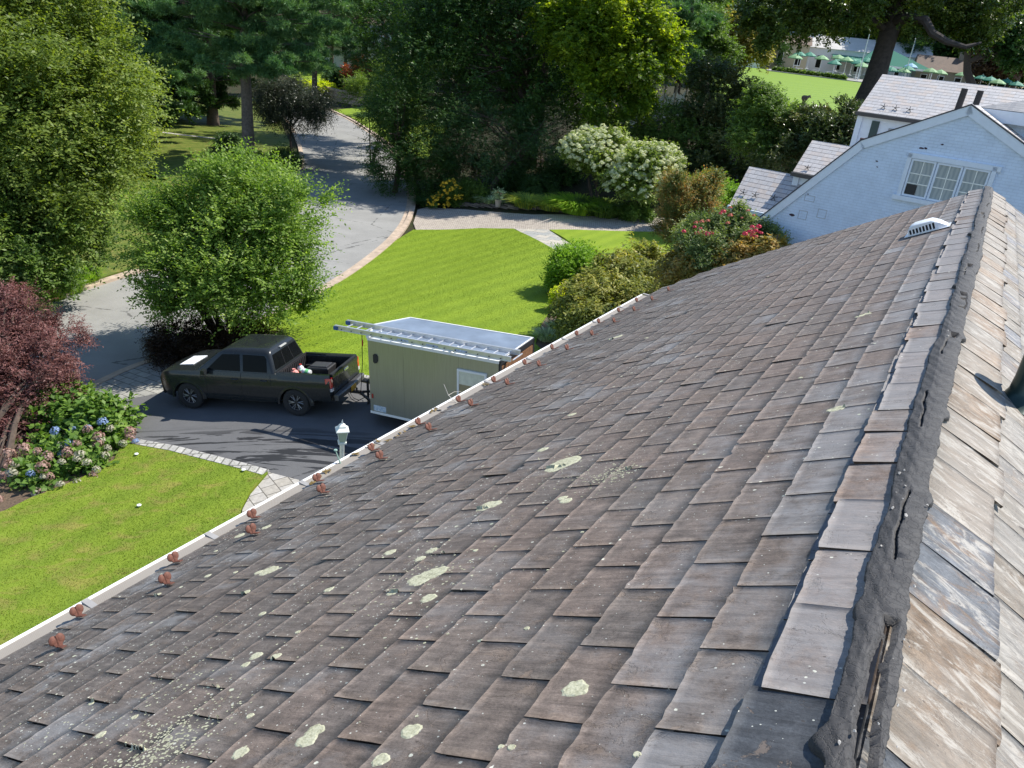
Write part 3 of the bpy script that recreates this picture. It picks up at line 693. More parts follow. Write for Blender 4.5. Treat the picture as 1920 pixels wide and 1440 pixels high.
# bare nail heads and chips on the ridge slates
# snow guards
M_cop = simple('rusty_copper_casting', (.155, .062, .042), .7, .15, var=.35, scale=30, bump=.3)
def guard_mesh():
    mb = MB(); T = .006
    prof = []
    for k in range(17):
        a = math.pi*k/16; prof.append((.040*math.cos(a)*1.15, .032+.040*math.sin(a)*(1.-.22*abs(math.cos(a*1.)) )))
    pts = [(-.018, 0), (-.03, .012)]+[(x*(-1), z) for x, z in prof][0:0]
    def shape(n=24):
        P = []
        for k in range(n+1):
            a = -0.35+(math.pi+.7)*k/n; r = .044*(1+.13*math.cos(2*a-math.pi)*1.); r *= (1+.10*abs(math.sin(2*a)))
            P.append((r*math.cos(a)*1.1, .040+r*math.sin(a)*.95))
        P += [(-.016, .004), (.016, .004)]; return P
    for sx in (-1, 1):      # two solid rounded lobes side by side, dished a little
        n = 18; c = (sx*.020, .046); V = []
        for dy in (-T, T): V.append((c[0], dy-.008, c[1]))
        for dy in (-T, T):
            for k in range(n):
                a = 2*math.pi*k/n; x = c[0]+.027*math.cos(a); z = c[1]+.033*math.sin(a); V.append((x, dy*.8+.006, z))
        F = [(0, 2+(k+1) % n, 2+k) for k in range(n)]+[(1, 2+n+k, 2+n+(k+1) % n) for k in range(n)]+[(2+k, 2+(k+1) % n, 2+n+(k+1) % n, 2+n+k) for k in range(n)]
        mb.add(V, F)
    mb.add([(x, y, z) for y in (-.005, .007) for x, z in ((-.018, 0), (.018, 0), (.030, .03), (-.030, .03))], [(0, 1, 2, 3), (7, 6, 5, 4), (0, 4, 5, 1), (1, 5, 6, 2), (2, 6, 7, 3), (3, 7, 4, 0)])
    mb.tube([(0, .0, .0), (0, -.004, .075)], [.009, .005], 6); mb.box((0, -.035, .004), (.03, .10, .006)); mb.tube([(0, .03, .004), (0, .012, .03)], .006, 5)
    return mb
gm = guard_mesh().mesh('snow_guard', True)
gm.materials.append(M_cop)
rowA = [1.868+.5415*k for k in range(-2, 14)]; rowB = [1.57+.5425*k for k in range(-1, 14)]
for row, sb in ((rowA, (3.745-SR)*PD), (rowB, (4.06-SR)*PD)):
    for q in row:
        u = q*PD
        if u > uend(sb, 1)-.1: continue
        o = link('snow_guard', gm, None, house); o.scale = (.80, .80, .80)
        o.location = LP(u, sb, .016); o.rotation_euler = (-PITCH, 0, random.Random(q).uniform(-.12, .12))
# gutter with mesh guard and hangers
mb = MB(); Lg = 4.24*cP; zg = -4.24*sP-.02
gp = [(-.005, .0), (-.005, -.115), (.085, -.125), (.125, -.07), (.128, -.028), (.142, -.016), (.142, -.004), (.126, -.004)]
gp2 = [(a*.94+.003, b+.006 if b < -.02 else b) for a, b in gp][::-1]
prof = gp+[(.122, -.012), (.118, -.03), (.114, -.066), (.08, -.117), (.002, -.108), (.002, 0.)]
secs = [[(u, Lg+a, zg-b*-1.) for a, b in prof] for u in (-3., 9.12*PD)]
mb.loft(secs); gut = mb.obj('gutter', simple('gutter_enamel', (.78, .78, .77), .35, var=.04), house)
M_gg = NT('gutter_mesh_guard'); c = M_gg.coord(); wv = M_gg.voro(M_gg.mapv(c, (95, 95, 0), (0, 0, .785)), 1., rnd=.0); nn = M_gg.noise(c, 3, 4, .6)
M_gg = M_gg.fin(M_gg.mix(M_gg.ramp(wv, [(.25, 0.), (.38, 1.)]), M_gg.ramp(nn, [(.3, (.22, .185, .15)), (.7, (.32, .28, .235))]), (.30, .27, .23)), .6, .1)
MB().loft([[(u, Lg-.02, zg+.004), (u, Lg+.122, zg-.010), (u, Lg+.122, zg-.013), (u, Lg-.02, zg+.001)] for u in (-3., 9.1*PD)]).obj('gutter_guard', M_gg, gut)
M_gst = simple('galvanised_strap', (.30, .29, .28), .7, .1)
for k in range(12): MB().b2((1.05+k*.86, Lg+.0, zg-.009), (1.09+k*.86, Lg+.135, zg+.001)).obj('hanger_strap', M_gst, gut)
MB().b2((-3., Lg-.035, zg-.22), (9.1*PD, Lg-.007, zg-.01)).obj('fascia_board', M_trim, house)
MB().b2((-3., hw-.02, zg-.24), (9.05*PD, Lg-.04, zg-.21)).obj('soffit', M_trim, house)
# small green hook by the gutter lip
q = onroof(594, 881, 0.); MB().tube([(q[0], Lg+.10, zg-.01), (q[0]-.01, Lg+.12, zg+.05), (q[0]-.015, Lg+.14, zg+.10)], [.007, .006, .005], 6).lathe([(0, 0), (.016, .002), (.014, .01), (0, .012)], 8, Matrix.Translation((q[0]-.015, Lg+.14, zg+.10))).obj('gutter_hook', simple('verdigris_metal', (.30, .45, .38), .5, .3), gut)
# gutter leaves and a twig
g = random.Random(21)
M_dry = leafmat('dry_yellow_leaf', (.08, .055, .03), (.13, .10, .05), (.18, .155, .09), .1)
for (px, py) in ((662, 895), (672, 845+0), (690, 856), (735, 826), (745, 815), (612, 893), (780, 800), (812, 776), (905, 725)):
    u, s = onroof(px, py, 0.); y = Lg+g.uniform(.02, .10); n = 5
    V = []; F = []
    for _ in range(n):
        c = Vector((u+g.gauss(0, .035), y+g.gauss(0, .012), zg+.008)); a = g.uniform(0, 6.3); d = Vector((math.cos(a), math.sin(a), g.uniform(-.2, .5)))*.028; e = Vector((-math.sin(a), math.cos(a), g.uniform(-.2, .3)))*.014
        b = len(V); V += [c-d, c-e, c+d, c+e]; F.append((b, b+1, b+2, b+3))
    o = tag(MB().add(V, F).obj('dry_leaves', M_dry), 'curled dry yellow leaves caught on the gutter mesh', 'leaves', 'dry leaves lying on the gutter mesh')
    o.matrix_world = Matrix.Translation(Vector(ridge0)) @ Matrix.Rotation(math.pi/2-AZ, 4, 'Z')
u, s = onroof(845, 757, 0.)
o = tag(MB().tube([(u-.02, Lg+.05, zg), (u-.03, Lg+.14, zg+.05), (u+.0, Lg+.22, zg+.13)], [.004, .003, .002], 5).tube([(u-.03, Lg+.14, zg+.05), (u+.06, Lg+.13, zg+.06), (u+.13, Lg+.10, zg+.05)], [.003, .002, .0015], 5).obj('twig', simple('grey_twig', (.5, .47, .42), .8)), 'thin forked grey twig sticking out over the gutter lip', 'twig')
o.matrix_world = Matrix.Translation(Vector(ridge0)) @ Matrix.Rotation(math.pi/2-AZ, 4, 'Z')
# louvred roof vent high on the left slope
u, s = onroof(1733, 436, 0.)
vt = bpy.data.objects.new('roof_vent', None); COL.objects.link(vt); vt.parent = house
M_vw = simple('white_vent_metal', (.80, .82, .84), .35, .2, var=.04)
mb = MB(); w, L = .30, .46   # w along ridge, L along slope
def VP(a, b, h): return LP(u+a, s+b, h)
secs = []
for b, hh, ww in ((-.235, .03, .09), (-.17, .085, .125), (-.10, .125, .13), (.07, .125, .13), (.115, .11, .13), (.14, .07, .125), (.15, .02, .12)):
    secs.append([VP(-ww, b, .01), VP(-ww, b, hh*.92), VP(-ww*.9, b, hh), VP(ww*.9, b, hh), VP(ww, b, hh*.92), VP(ww, b, .01)])
mb.loft(secs).obj('hood', M_vw, house, True).name = 'vent_hood'
mb = MB(); mb.loft([[VP(-.16, -.26, .014), VP(.16, -.26, .014), VP(.16, -.26, .018), VP(-.16, -.26, .018)], [VP(-.16, .18, .014), VP(.16, .18, .014), VP(.16, .18, .020), VP(-.16, .18, .020)]])
mb.obj('vent_flange', M_vw, house)
mb = MB(); mb.loft([[VP(-.135, -.13, .03), VP(-.135, -.13, .095), VP(-.128, -.13, .095), VP(-.128, -.13, .03)], [VP(-.135, .13, .03), VP(-.135, .13, .075), VP(-.128, .13, .075), VP(-.128, .13, .03)]])
mb.obj('vent_opening', simple('vent_dark', (.01, .012, .015), .8), house)
mb = MB()
for k in range(9):
    b = -.13+.26*k/8; mb.loft([[VP(-.142, b-.006, .028), VP(-.142, b+.006, .028), VP(-.128, b+.006, .028), VP(-.128, b-.006, .028)], [VP(-.140, b-.006, .098-.02*k/8), VP(-.140, b+.006, .098-.02*k/8), VP(-.128, b+.006, .098-.02*k/8), VP(-.128, b-.006, .098-.02*k/8)]])
mb.obj('vent_louvre', M_vw, house)
bpy.data.objects.remove(vt)
# capped copper pipe on the right slope
def onright(px, py, h=0.):
    nr = -l_h*sP+np.array([0, 0, cP]); sv = -l_h*cP-np.array([0, 0, sP]); r = ray(px, py); o = np.array([0, 0, CAMH])-ridge0
    t = (h-o.dot(nr))/r.dot(nr); p = o+r*t; return p.dot(u_h), p.dot(sv)
u, s = onright(1916, 752, .02)
M_vd = simple('dark_green_pipe', (.02, .045, .04), .3, .3, var=.2); M_vc = simple('verdigris_cap', (.27, .42, .37), .45, .3, var=.1)
Tp = Matrix.Translation(LP(u, s, .0, -1))
MB().lathe([(.16, -.03), (.15, .0), (.085, .03), (.066, .07), (.06, .14), (.06, .44)], 28, Tp).obj('vent_pipe', M_vd, house, True)
MB().lathe([(.0, .44), (.068, .44), (.105, .44), (.112, .45), (.105, .46), (.055, .47), (.045, .49), (0, .50)], 28, Tp).obj('pipe_cap', M_vc, house, True)
# ------------------------------------------------------------------ glass, paint and common materials
def m_glass(name, col, rough=.06): return simple(name, col, rough, 0, var=.1, spec=.9, coat=.6)
M_gls = simple('dark_tinted_glass', (.005, .006, .007), .12, spec=.06)
M_blk = simple('black_plastic', (.018, .018, .02), .55); M_rub = simple('tyre_rubber', (.02, .02, .021), .85, var=.3, scale=20)
M_chr = simple('bright_metal', (.62, .63, .65), .25, .9, var=.08); M_alu = simple('ladder_aluminium', (.66, .67, .69), .35, .7, var=.1)
M_grey = simple('wheel_grey', (.26, .26, .27), .4, .5)
def m_carpaint():
    t = NT('dark_grey_car_paint'); n = t.noise(t.coord(), 900, 2, .5); d = t.noise(t.coord(), 3, 5, .6)
    c = t.mix(t.ramp(n, [(.4, 0.), (.7, .5)]), (.016, .019, .021), (.038, .043, .046)); c = t.mix(t.ramp(d, [(.5, 0.), (.8, .08)]), c, (.10, .10, .10))
    t.b.inputs['Coat Weight'].default_value = .3; t.b.inputs['Coat Roughness'].default_value = .05
    return t.fin(c, t.math('MULTIPLY_ADD', d, .12, .22), .2, .25)
M_car = m_carpaint()
# ------------------------------------------------------------------ pickup truck: x forward from the front axle, y towards its left side
def make_truck():
    t = thing('pickup_truck', 'dark grey crew cab pickup with an open bed, hitched to the trailer on the driveway', 'pickup truck')
    yz = lambda z: float(np.interp(z, [.30, .42, .55, .80, .96, 1.04, 1.10, 1.24], [.87, .91, .94, .95, .945, .93, .905, .865]))
    AR = .46; AX = (0., -3.235)
    def zb(x):
        z = .40 if x > .75 else .36
        for a in AX:
            if abs(x-a) < AR: z = max(z, .36+math.sqrt(AR*AR-(x-a)**2)*.98)
        return z
    def zt(x): return float(np.interp(x, [-2.75, -.42, -.30, .35, .62, .80, .92], [1.17, 1.17, 1.16, 1.13, 1.09, 1.03, .86]))
    def tap(x): return 1-.17*float(sm((x-.45)/.5))**1.5
    NR = 9
    xs = sorted(set([round(-2.75+.05*k, 3) for k in range(74)]+[.88, .92]+[a+s*AR*math.cos(q) for a in AX for s in (-1, 1) for q in (.05, .25, .45) if a+s*AR*math.cos(q) > -2.75]))
    secs = []
    for x in xs:
        a, b = zb(x), zt(x); L = [(x, yz(a+(b-a)*k/NR)*tap(x), a+(b-a)*k/NR) for k in range(NR+1)]
        cr = .05 if x > -.45 else 0.
        T = [(x, yz(b)*tap(x)*q, b+cr*(1-q*q)-(0 if x > -.45 else .0)) for q in (.8, .55, .2, -.2, -.55, -.8)]
        secs.append(L+T+[(p[0], -p[1], p[2]) for p in L[::-1]])
    mb = MB(); mb.loft(secs, False, False)
    mb.add(secs[-1], [tuple(range(len(secs[-1])))]); 
    body = mb.obj('body', M_car, t, True)
    # greenhouse
    def loop(z, xf, xr, y, r=.16, n=5):
        P = []
        for cx, cy, a0 in ((xf-r, y-r, 0), (xr+r, y-r, 90), (xr+r, -y+r, 180), (xf-r, -y+r, 270)):
            for k in range(n+1): a = R_(a0+90*k/n); P.append((cx+r*math.cos(a), cy+r*math.sin(a), z))
        return P
    gh = [loop(1.12, -.26, -2.72, .885, .10), loop(1.18, -.34, -2.70, .870, .10), loop(1.64, -.96, -2.56, .735, .10), loop(1.71, -1.07, -2.53, .705, .12), loop(1.765, -1.18, -2.47, .64, .16), loop(1.79, -1.35, -2.3, .48, .22)]
    MB().loft(gh).obj('cab', M_car, t, True)
    # glass
    S = lambda x, z, s=1, o=.006: (x, s*(.870+(z-1.18)/(1.64-1.18)*(.735-.870)+o), z)
    for s in (1, -1):
        for nm, P in (('side_window', [(-.66, 1.20), (-1.02, 1.52), (-1.14, 1.62), (-1.66, 1.635), (-1.68, 1.20)]), ('side_window', [(-1.77, 1.20), (-1.76, 1.635), (-2.40, 1.625), (-2.46, 1.55), (-2.48, 1.20)])):
            n = len(P); mb = MB(); mb.add([S(x, z, s, .008) for x, z in P]+[S(x, z, s, -.01) for x, z in P], [tuple(range(n)), tuple(range(n, 2*n))]+[(i, (i+1) % n, n+(i+1) % n, n+i) for i in range(n)])
            mb.obj(nm, M_gls, t)
    Wf = lambda z: -.34-(z-1.18)/.46*.62; Wr = lambda z: -2.70+(z-1.18)/.46*.14
    for nm, X, o, ws in (('windshield', Wf, .010, (.76, .64)), ('rear_window', Wr, -.010, (.74, .62))):
        z0, z1 = 1.24, 1.62; mb = MB()
        P = [(X(z0)+o, -ws[0], z0), (X(z0)+o, ws[0], z0), (X(z1)+o, ws[1], z1), (X(z1)+o, -ws[1], z1)]; Q = [(p[0]-2*o, p[1], p[2]) for p in P]
        mb.add(P+Q, [(0, 1, 2, 3), (7, 6, 5, 4), (0, 4, 5, 1), (1, 5, 6, 2), (2, 6, 7, 3), (3, 7, 4, 0)]); w = mb.obj(nm, M_gls, t)
        if nm == 'rear_window':
            for yy in (-.22, .22): MB().tube([(X(z0)-.014, yy*1.05, z0), (X(z1)-.014, yy*.9, z1)], .008, 4).obj('window_bar', M_blk, w)
    MB().box((-2.55, 0, 1.70), (.05, .34, .03)).obj('brake_light', simple('pale_lens', (.5, .5, .48), .2), t)
    # bed
    mb = MB(); xs2 = sorted(set([round(-4.30+.05*k, 3) for k in range(32)]+[-2.762]+[-3.235+s*AR*math.cos(q) for s in (-1, 1) for q in (.05, .25, .45)]))
    for s in (1, -1):
        secs = []
        for x in xs2:
            a, b = (.50 if x < -3.75 else .36), 1.215
            if abs(x+3.235) < AR: a = max(a, .36+math.sqrt(AR*AR-(x+3.235)**2)*.98)
            L = [(x, s*yz(a+(b-a)*k/9), a+(b-a)*k/9) for k in range(10)]
            secs.append(L+[(x, s*.775, 1.215), (x, s*.765, 1.17), (x, s*.745, 1.16), (x, s*.745, .72), (x, s*.80, max(a, .6))])
        MB().loft(secs, True, True).obj('bed_side', M_car, t, True)
    mb = MB(); mb.b2((-4.28, -.745, .70), (-2.78, .745, .74)); mb.b2((-2.80, -.86, .70), (-2.76, .86, 1.22))
    for k in range(13): mb.b2((-4.27, -.66+.11*k-.02, .74), (-2.82, -.66+.11*k+.02, .752))
    for k in range(14): mb.b2((-2.815, -.66+.1*k-.02, .75), (-2.80, -.66+.1*k+.02, 1.17))
    for s in (1, -1): mb.b2((-3.65, s*.55, .74), (-2.85, s*.745, .93))
    mb.obj('bed_liner', M_blk, t)
    mb = MB(); secs = []
    for y in (-.80, -.6, 0, .6, .80): secs.append([(-4.33, y, .60), (-4.355, y, .80), (-4.345, y, 1.05), (-4.37, y, 1.12), (-4.35, y, 1.205), (-4.28, y, 1.215), (-4.26, y, 1.18), (-4.27, y, .62)])
    mb.loft(secs); tg = mb.obj('tailgate', M_car, t, True)
    MB().b2((-4.385, -.13, 1.07), (-4.345, .13, 1.14)).obj('handle', M_chr, tg, bevel=.01)
    MB().b2((-4.26, -.79, 1.17), (-4.34, .79, 1.222)).obj('tailgate_cap', M_blk, tg)
    # mirrored lettering on the tailgate stays plain; badge strips
    # wheels
    def wheel():
        e = bpy.data.objects.new('wheel', None); COL.objects.link(e); Mx = Matrix.Rotation(R_(-90), 4, 'X')
        MB().lathe([(.235, -.11), (.33, -.125), (.375, -.105), (.392, -.05), (.392, .05), (.375, .105), (.33, .125), (.235, .11)], 32, Mx, cap=False).obj('tyre', M_rub, e, True)
        mb = MB(); mb.lathe([(.0, -.02), (.10, -.02), (.235, .02), (.24, .105), (.225, .11), (.215, .04), (.2, .0), (.0, -.0)], 28, Mx)
        mb.lathe([(0, .085), (.05, .085), (.055, .03), (0, .03)], 12, Mx)
        rim = mb.obj('rim', M_blk, e, True); mb = MB()
        for k in range(6):
            for dd in (-.17, .17):
                a = R_(60*k); c1 = (.05*math.cos(a), .075, .05*math.sin(a)); c2 = (.225*math.cos(a+dd), .082, .225*math.sin(a+dd)); mb.tube([c1, c2], [.012, .014], 5)
        mb.tube([(.228*math.cos(q), .082, .228*math.sin(q)) for q in np.linspace(0, 2*math.pi, 25)], .012, 5); mb.obj('spokes', M_grey, e, True); return e
    proto = wheel(); proto.parent = t
    places = [(0, .80, 0), (0, -.80, math.pi), (-3.235, .80, 0), (-3.235, -.80, math.pi)]
    for i, (x, y, rz) in enumerate(places):
        w = proto if i == 0 else copy_tree(proto, t); w.location = (x, y, .392); w.rotation_euler = (0, 0, rz)
    # flares, sills, chassis
    for a in AX:
        for s in (1, -1):
            P = [(a+.475*math.cos(q), s*.928, .37+.475*math.sin(q)) for q in np.linspace(-.05, math.pi+.05, 15)]
            mb = MB(); secs = [[(p[0]+dx*math.cos(q), p[1]+dy*s, p[2]+dx*math.sin(q)) for dx, dy in ((-.03, -.05), (-.03, .03), (.03, .025), (.06, -.01), (.06, -.06))] for p, q in zip(P, np.linspace(-.05, math.pi+.05, 15))]
            mb.loft(secs).obj('wheel_flare', M_car, t, True)
    mb = MB(); mb.b2((-4.2, -.62, .38), (.7, .62, .62)); mb.b2((-2.5, -.86, .34), (-.55, .86, .42)); mb.b2((-.62, -.86, .42), (-.5, .86, 1.0)); mb.b2((-2.78, -.84, .42), (-2.68, .84, 1.0))
    for a in AX: mb.tube([(a, -.72, .39), (a, .72, .39)], .06, 8)
    mb.obj('chassis', M_blk, t)
    # doors lines, handles, mirrors
    for s in (1, -1):
        mb = MB()
        for x0, z0, z1 in ((-.62, .55, 1.14), (-1.70, .45, 1.15), (-2.58, .85, 1.15)):
            mb.tube([(x0, s*(yz(z)+.0015), z) for z in np.linspace(z0, z1, 8)], .006, 4)
        mb.tube([(x, s*(yz(.46)+.0015), .46) for x in np.linspace(-2.5, -.62, 4)], .006, 4)
        mb.obj('door_seam', M_blk, t)
        for x in (-1.52, -2.40): MB().tube([(x+.09, s*.948, .99), (x+.07, s*.975, .995), (x-.07, s*.975, .995), (x-.09, s*.948, .99)], .016, 6).obj('door_handle', M_car, t, True)
        m = MB(); m.loft([[(-.70, s*.90, 1.12), (-.62, s*.90, 1.12), (-.62, s*.90, 1.17), (-.70, s*.90, 1.17)], [(-.74, s*.96, 1.10), (-.58, s*.96, 1.10), (-.60, s*.96, 1.26), (-.72, s*.96, 1.26)], [(-.74, s*1.10, 1.11), (-.60, s*1.10, 1.12), (-.62, s*1.10, 1.25), (-.72, s*1.10, 1.25)]])
        m.obj('side_mirror', M_car, t, True, .01)
    # lights
    M_red = simple('red_tail_lens', (.55, .015, .01), .15, spec=.8, coat=1.); M_cl = simple('clear_lens', (.55, .55, .55), .1, spec=.9, coat=1.)
    for s in (1, -1):
        MB().loft([[(-4.345, s*.79, z), (-4.345, s*.90, z), (-4.20, s*.942, z), (-4.18, s*.93, z), (-4.30, s*.78, z)] for z in (.86, 1.00, 1.14)]).obj('tail_light', M_red, t, bevel=.012)
        MB().loft([[(-4.35, s*.79, z), (-4.35, s*.905, z), (-4.24, s*.944, z), (-4.24, s*.78, z)] for z in (.77, .855)]).obj('reversing_light', M_cl, t)
        MB().loft([[(.88, s*.50, .80), (.86, s*.66, .79), (.62, s*.825, .84), (.55, s*.83, .90)], [(.84, s*.50, .93), (.82, s*.64, .95), (.60, s*.815, .97), (.50, s*.83, .95)], [(.76, s*.50, .90), (.74, s*.62, .90), (.56, s*.78, .92), (.50, s*.80, .93)]]).obj('headlight', M_cl, t)
    mb = MB(); mb.loft([[(.86, y, .38), (.97-.12*abs(y)**2, y, .42), (.985-.16*abs(y)**2, y, .60), (.93-.12*y*y, y, .66), (.84, y, .66)] for y in np.linspace(-.80, .80, 9)]); mb.obj('front_bumper', M_car, t, True)
    mb = MB(); mb.b2((.86, -.46, .66), (.925, .46, .90)); mb.obj('grille', M_blk, t, bevel=.02)
    bm_ = MB(); bm_.loft([[(-4.38, y, .50), (-4.52+.05*abs(y), y, .51), (-4.53+.05*abs(y), y, .63), (-4.50+.05*abs(y), y, .665), (-4.36, y, .665)] for y in np.linspace(-.86, .86, 9)]); bp = bm_.obj('rear_bumper', simple('grey_bumper_steel', (.13, .13, .135), .4, .6), t, True)
    MB().b2((-4.545, -.15, .50), (-4.53, .15, .64)).obj('licence_plate', simple('orange_licence_plate', (.75, .38, .03), .4, var=.1, scale=30), t)
    MB().tube([(-4.4, 0, .42), (-4.62, 0, .42)], .03, 6).lathe([(.0, .42), (.02, .42), (.02, .50), (.032, .54), (0, .575)], 10, Matrix.Translation((-4.62, 0, 0))).obj('tow_hitch', M_blk, t)
    MB().loft([[(-2.24, -.02, 1.766), (-2.24, .02, 1.766), (-2.24, 0, 1.775)], [(-2.40, -.03, 1.755), (-2.40, .03, 1.755), (-2.40, 0, 1.80)]]).obj('roof_antenna', M_blk, t)
    mb = MB(); mb.add([(-.02, -.16, 1.215), (.42, -.16, 1.18), (.42, .52, 1.165), (-.02, .52, 1.20)]+[(-.02, -.16, 1.20), (.42, -.16, 1.165), (.42, .52, 1.15), (-.02, .52, 1.185)], [(0, 1, 2, 3), (7, 6, 5, 4), (0, 4, 5, 1), (1, 5, 6, 2), (2, 6, 7, 3), (3, 7, 4, 0)])
    pm = NT('white_sheet_with_blue_print'); c = pm.coord(); n = pm.noise(c, 9, 4, .6); d = pm.voro(pm.mapv(c, (1, 1, 1), loc=(-.2, -.2, -1.1)), 2.2)
    pm = pm.fin(pm.mix(pm.ramp(n, [(.55, 0.), (.62, .5)]), (.78, .79, .80), (.35, .42, .55)), .6)
    mb.obj('bonnet_sheet', pm, t)
    return t
truck = make_truck()
def mtx(x, y, z, yaw, pit, rol=0.): return Matrix.Translation((x, y, z)) @ Matrix.Rotation(yaw, 4, 'Z') @ Matrix.Rotation(pit, 4, 'Y') @ Matrix.Rotation(rol, 4, 'X')
truck.matrix_world = Matrix.Translation((-8.664, 19.86, .594)) @ Matrix.Rotation(R_(169.7), 4, 'Z') @ Matrix.Rotation(R_(8.05), 4, 'Y') @ Matrix.Rotation(R_(1.2), 4, 'X')
TM = truck.matrix_world.copy()
# cargo in the bed
def in_bed(o, x, y, z): o.matrix_world = TM @ Matrix.Translation((x, y, z)); return o
mb = MB(); mb.loft([[(-.30, -.24, 0), (.30, -.24, 0), (.30, .24, 0), (-.30, .24, 0)], [(-.33, -.27, .22), (.33, -.27, .22), (.33, .27, .22), (-.33, .27, .22)], [(-.31, -.25, .25), (.31, -.25, .25), (.31, .25, .25), (-.31, .25, .25)]])
q = thing('storage_case', 'lidded black storage case lying in the pickup bed', 'storage case'); mb.obj('case', M_blk, q, bevel=.03); MB().b2((-.25, -.19, .25), (.25, .19, .28)).obj('lid', simple('dark_lid', (.05, .05, .055), .4), q, bevel=.03); MB().tube([(-.1, -.26, .15), (-.1, -.31, .15), (.1, -.31, .15), (.1, -.26, .15)], .012, 6).obj('handle', M_blk, q)
in_bed(q, -3.45, -.36, .78)
M_jug = simple('white_jug_plastic', (.72, .74, .74), .35); M_jg = simple('green_label', (.15, .5, .2), .5); M_jr = simple('red_cap', (.5, .05, .04), .4); M_jb = simple('blue_label', (.1, .25, .5), .5)
for nm, lb, x, y, rx, M1, M2, s in (('jug', 'white plastic jug with a red cap at the front of the pickup bed', -3.02, .02, .0, M_jug, M_jr, 1.), ('jug', 'white jug with a green label lying in the pickup bed by the black case', -3.35, .12, 1.35, M_jug, M_jg, 1.05), ('bottle', 'small pale bottle with a blue cap standing between the two jugs', -3.16, .12, .25, M_jug, M_jb, .62)):
    q = thing(nm, lb, nm); mb = MB(); mb.lathe([(0, 0), (.085, 0), (.09, .02), (.09, .17), (.075, .22), (.03, .26), (.03, .29), (0, .29)], 14); mb.tube([(.06, 0, .22), (.1, 0, .2), (.1, 0, .12), (.085, 0, .1)], .011, 5); mb.obj('body', M1, q, True)
    MB().lathe([(.033, .275), (.036, .30), (0, .305)], 10).obj('cap', M2, q, True); MB().lathe([(.0915, .05), (.0915, .14)], 14).obj('label', M2, q, True)
    in_bed(q, x, y, .95 if rx == 1.35 else .87); q.scale = (s, s, s); q.rotation_euler.rotate_axis('Y', rx)
q = tag(MB().lathe([(0, 0), (.10, .01), (.13, .06), (.09, .12), (.03, .15), (.05, .18), (0, .17)], 9).obj('bag', simple('red_white_bag', (.62, .25, .22), .5, var=.6, scale=14)), 'small crumpled red and white bag at the front of the pickup bed', 'bag'); in_bed(q, -2.92, .22, .92)
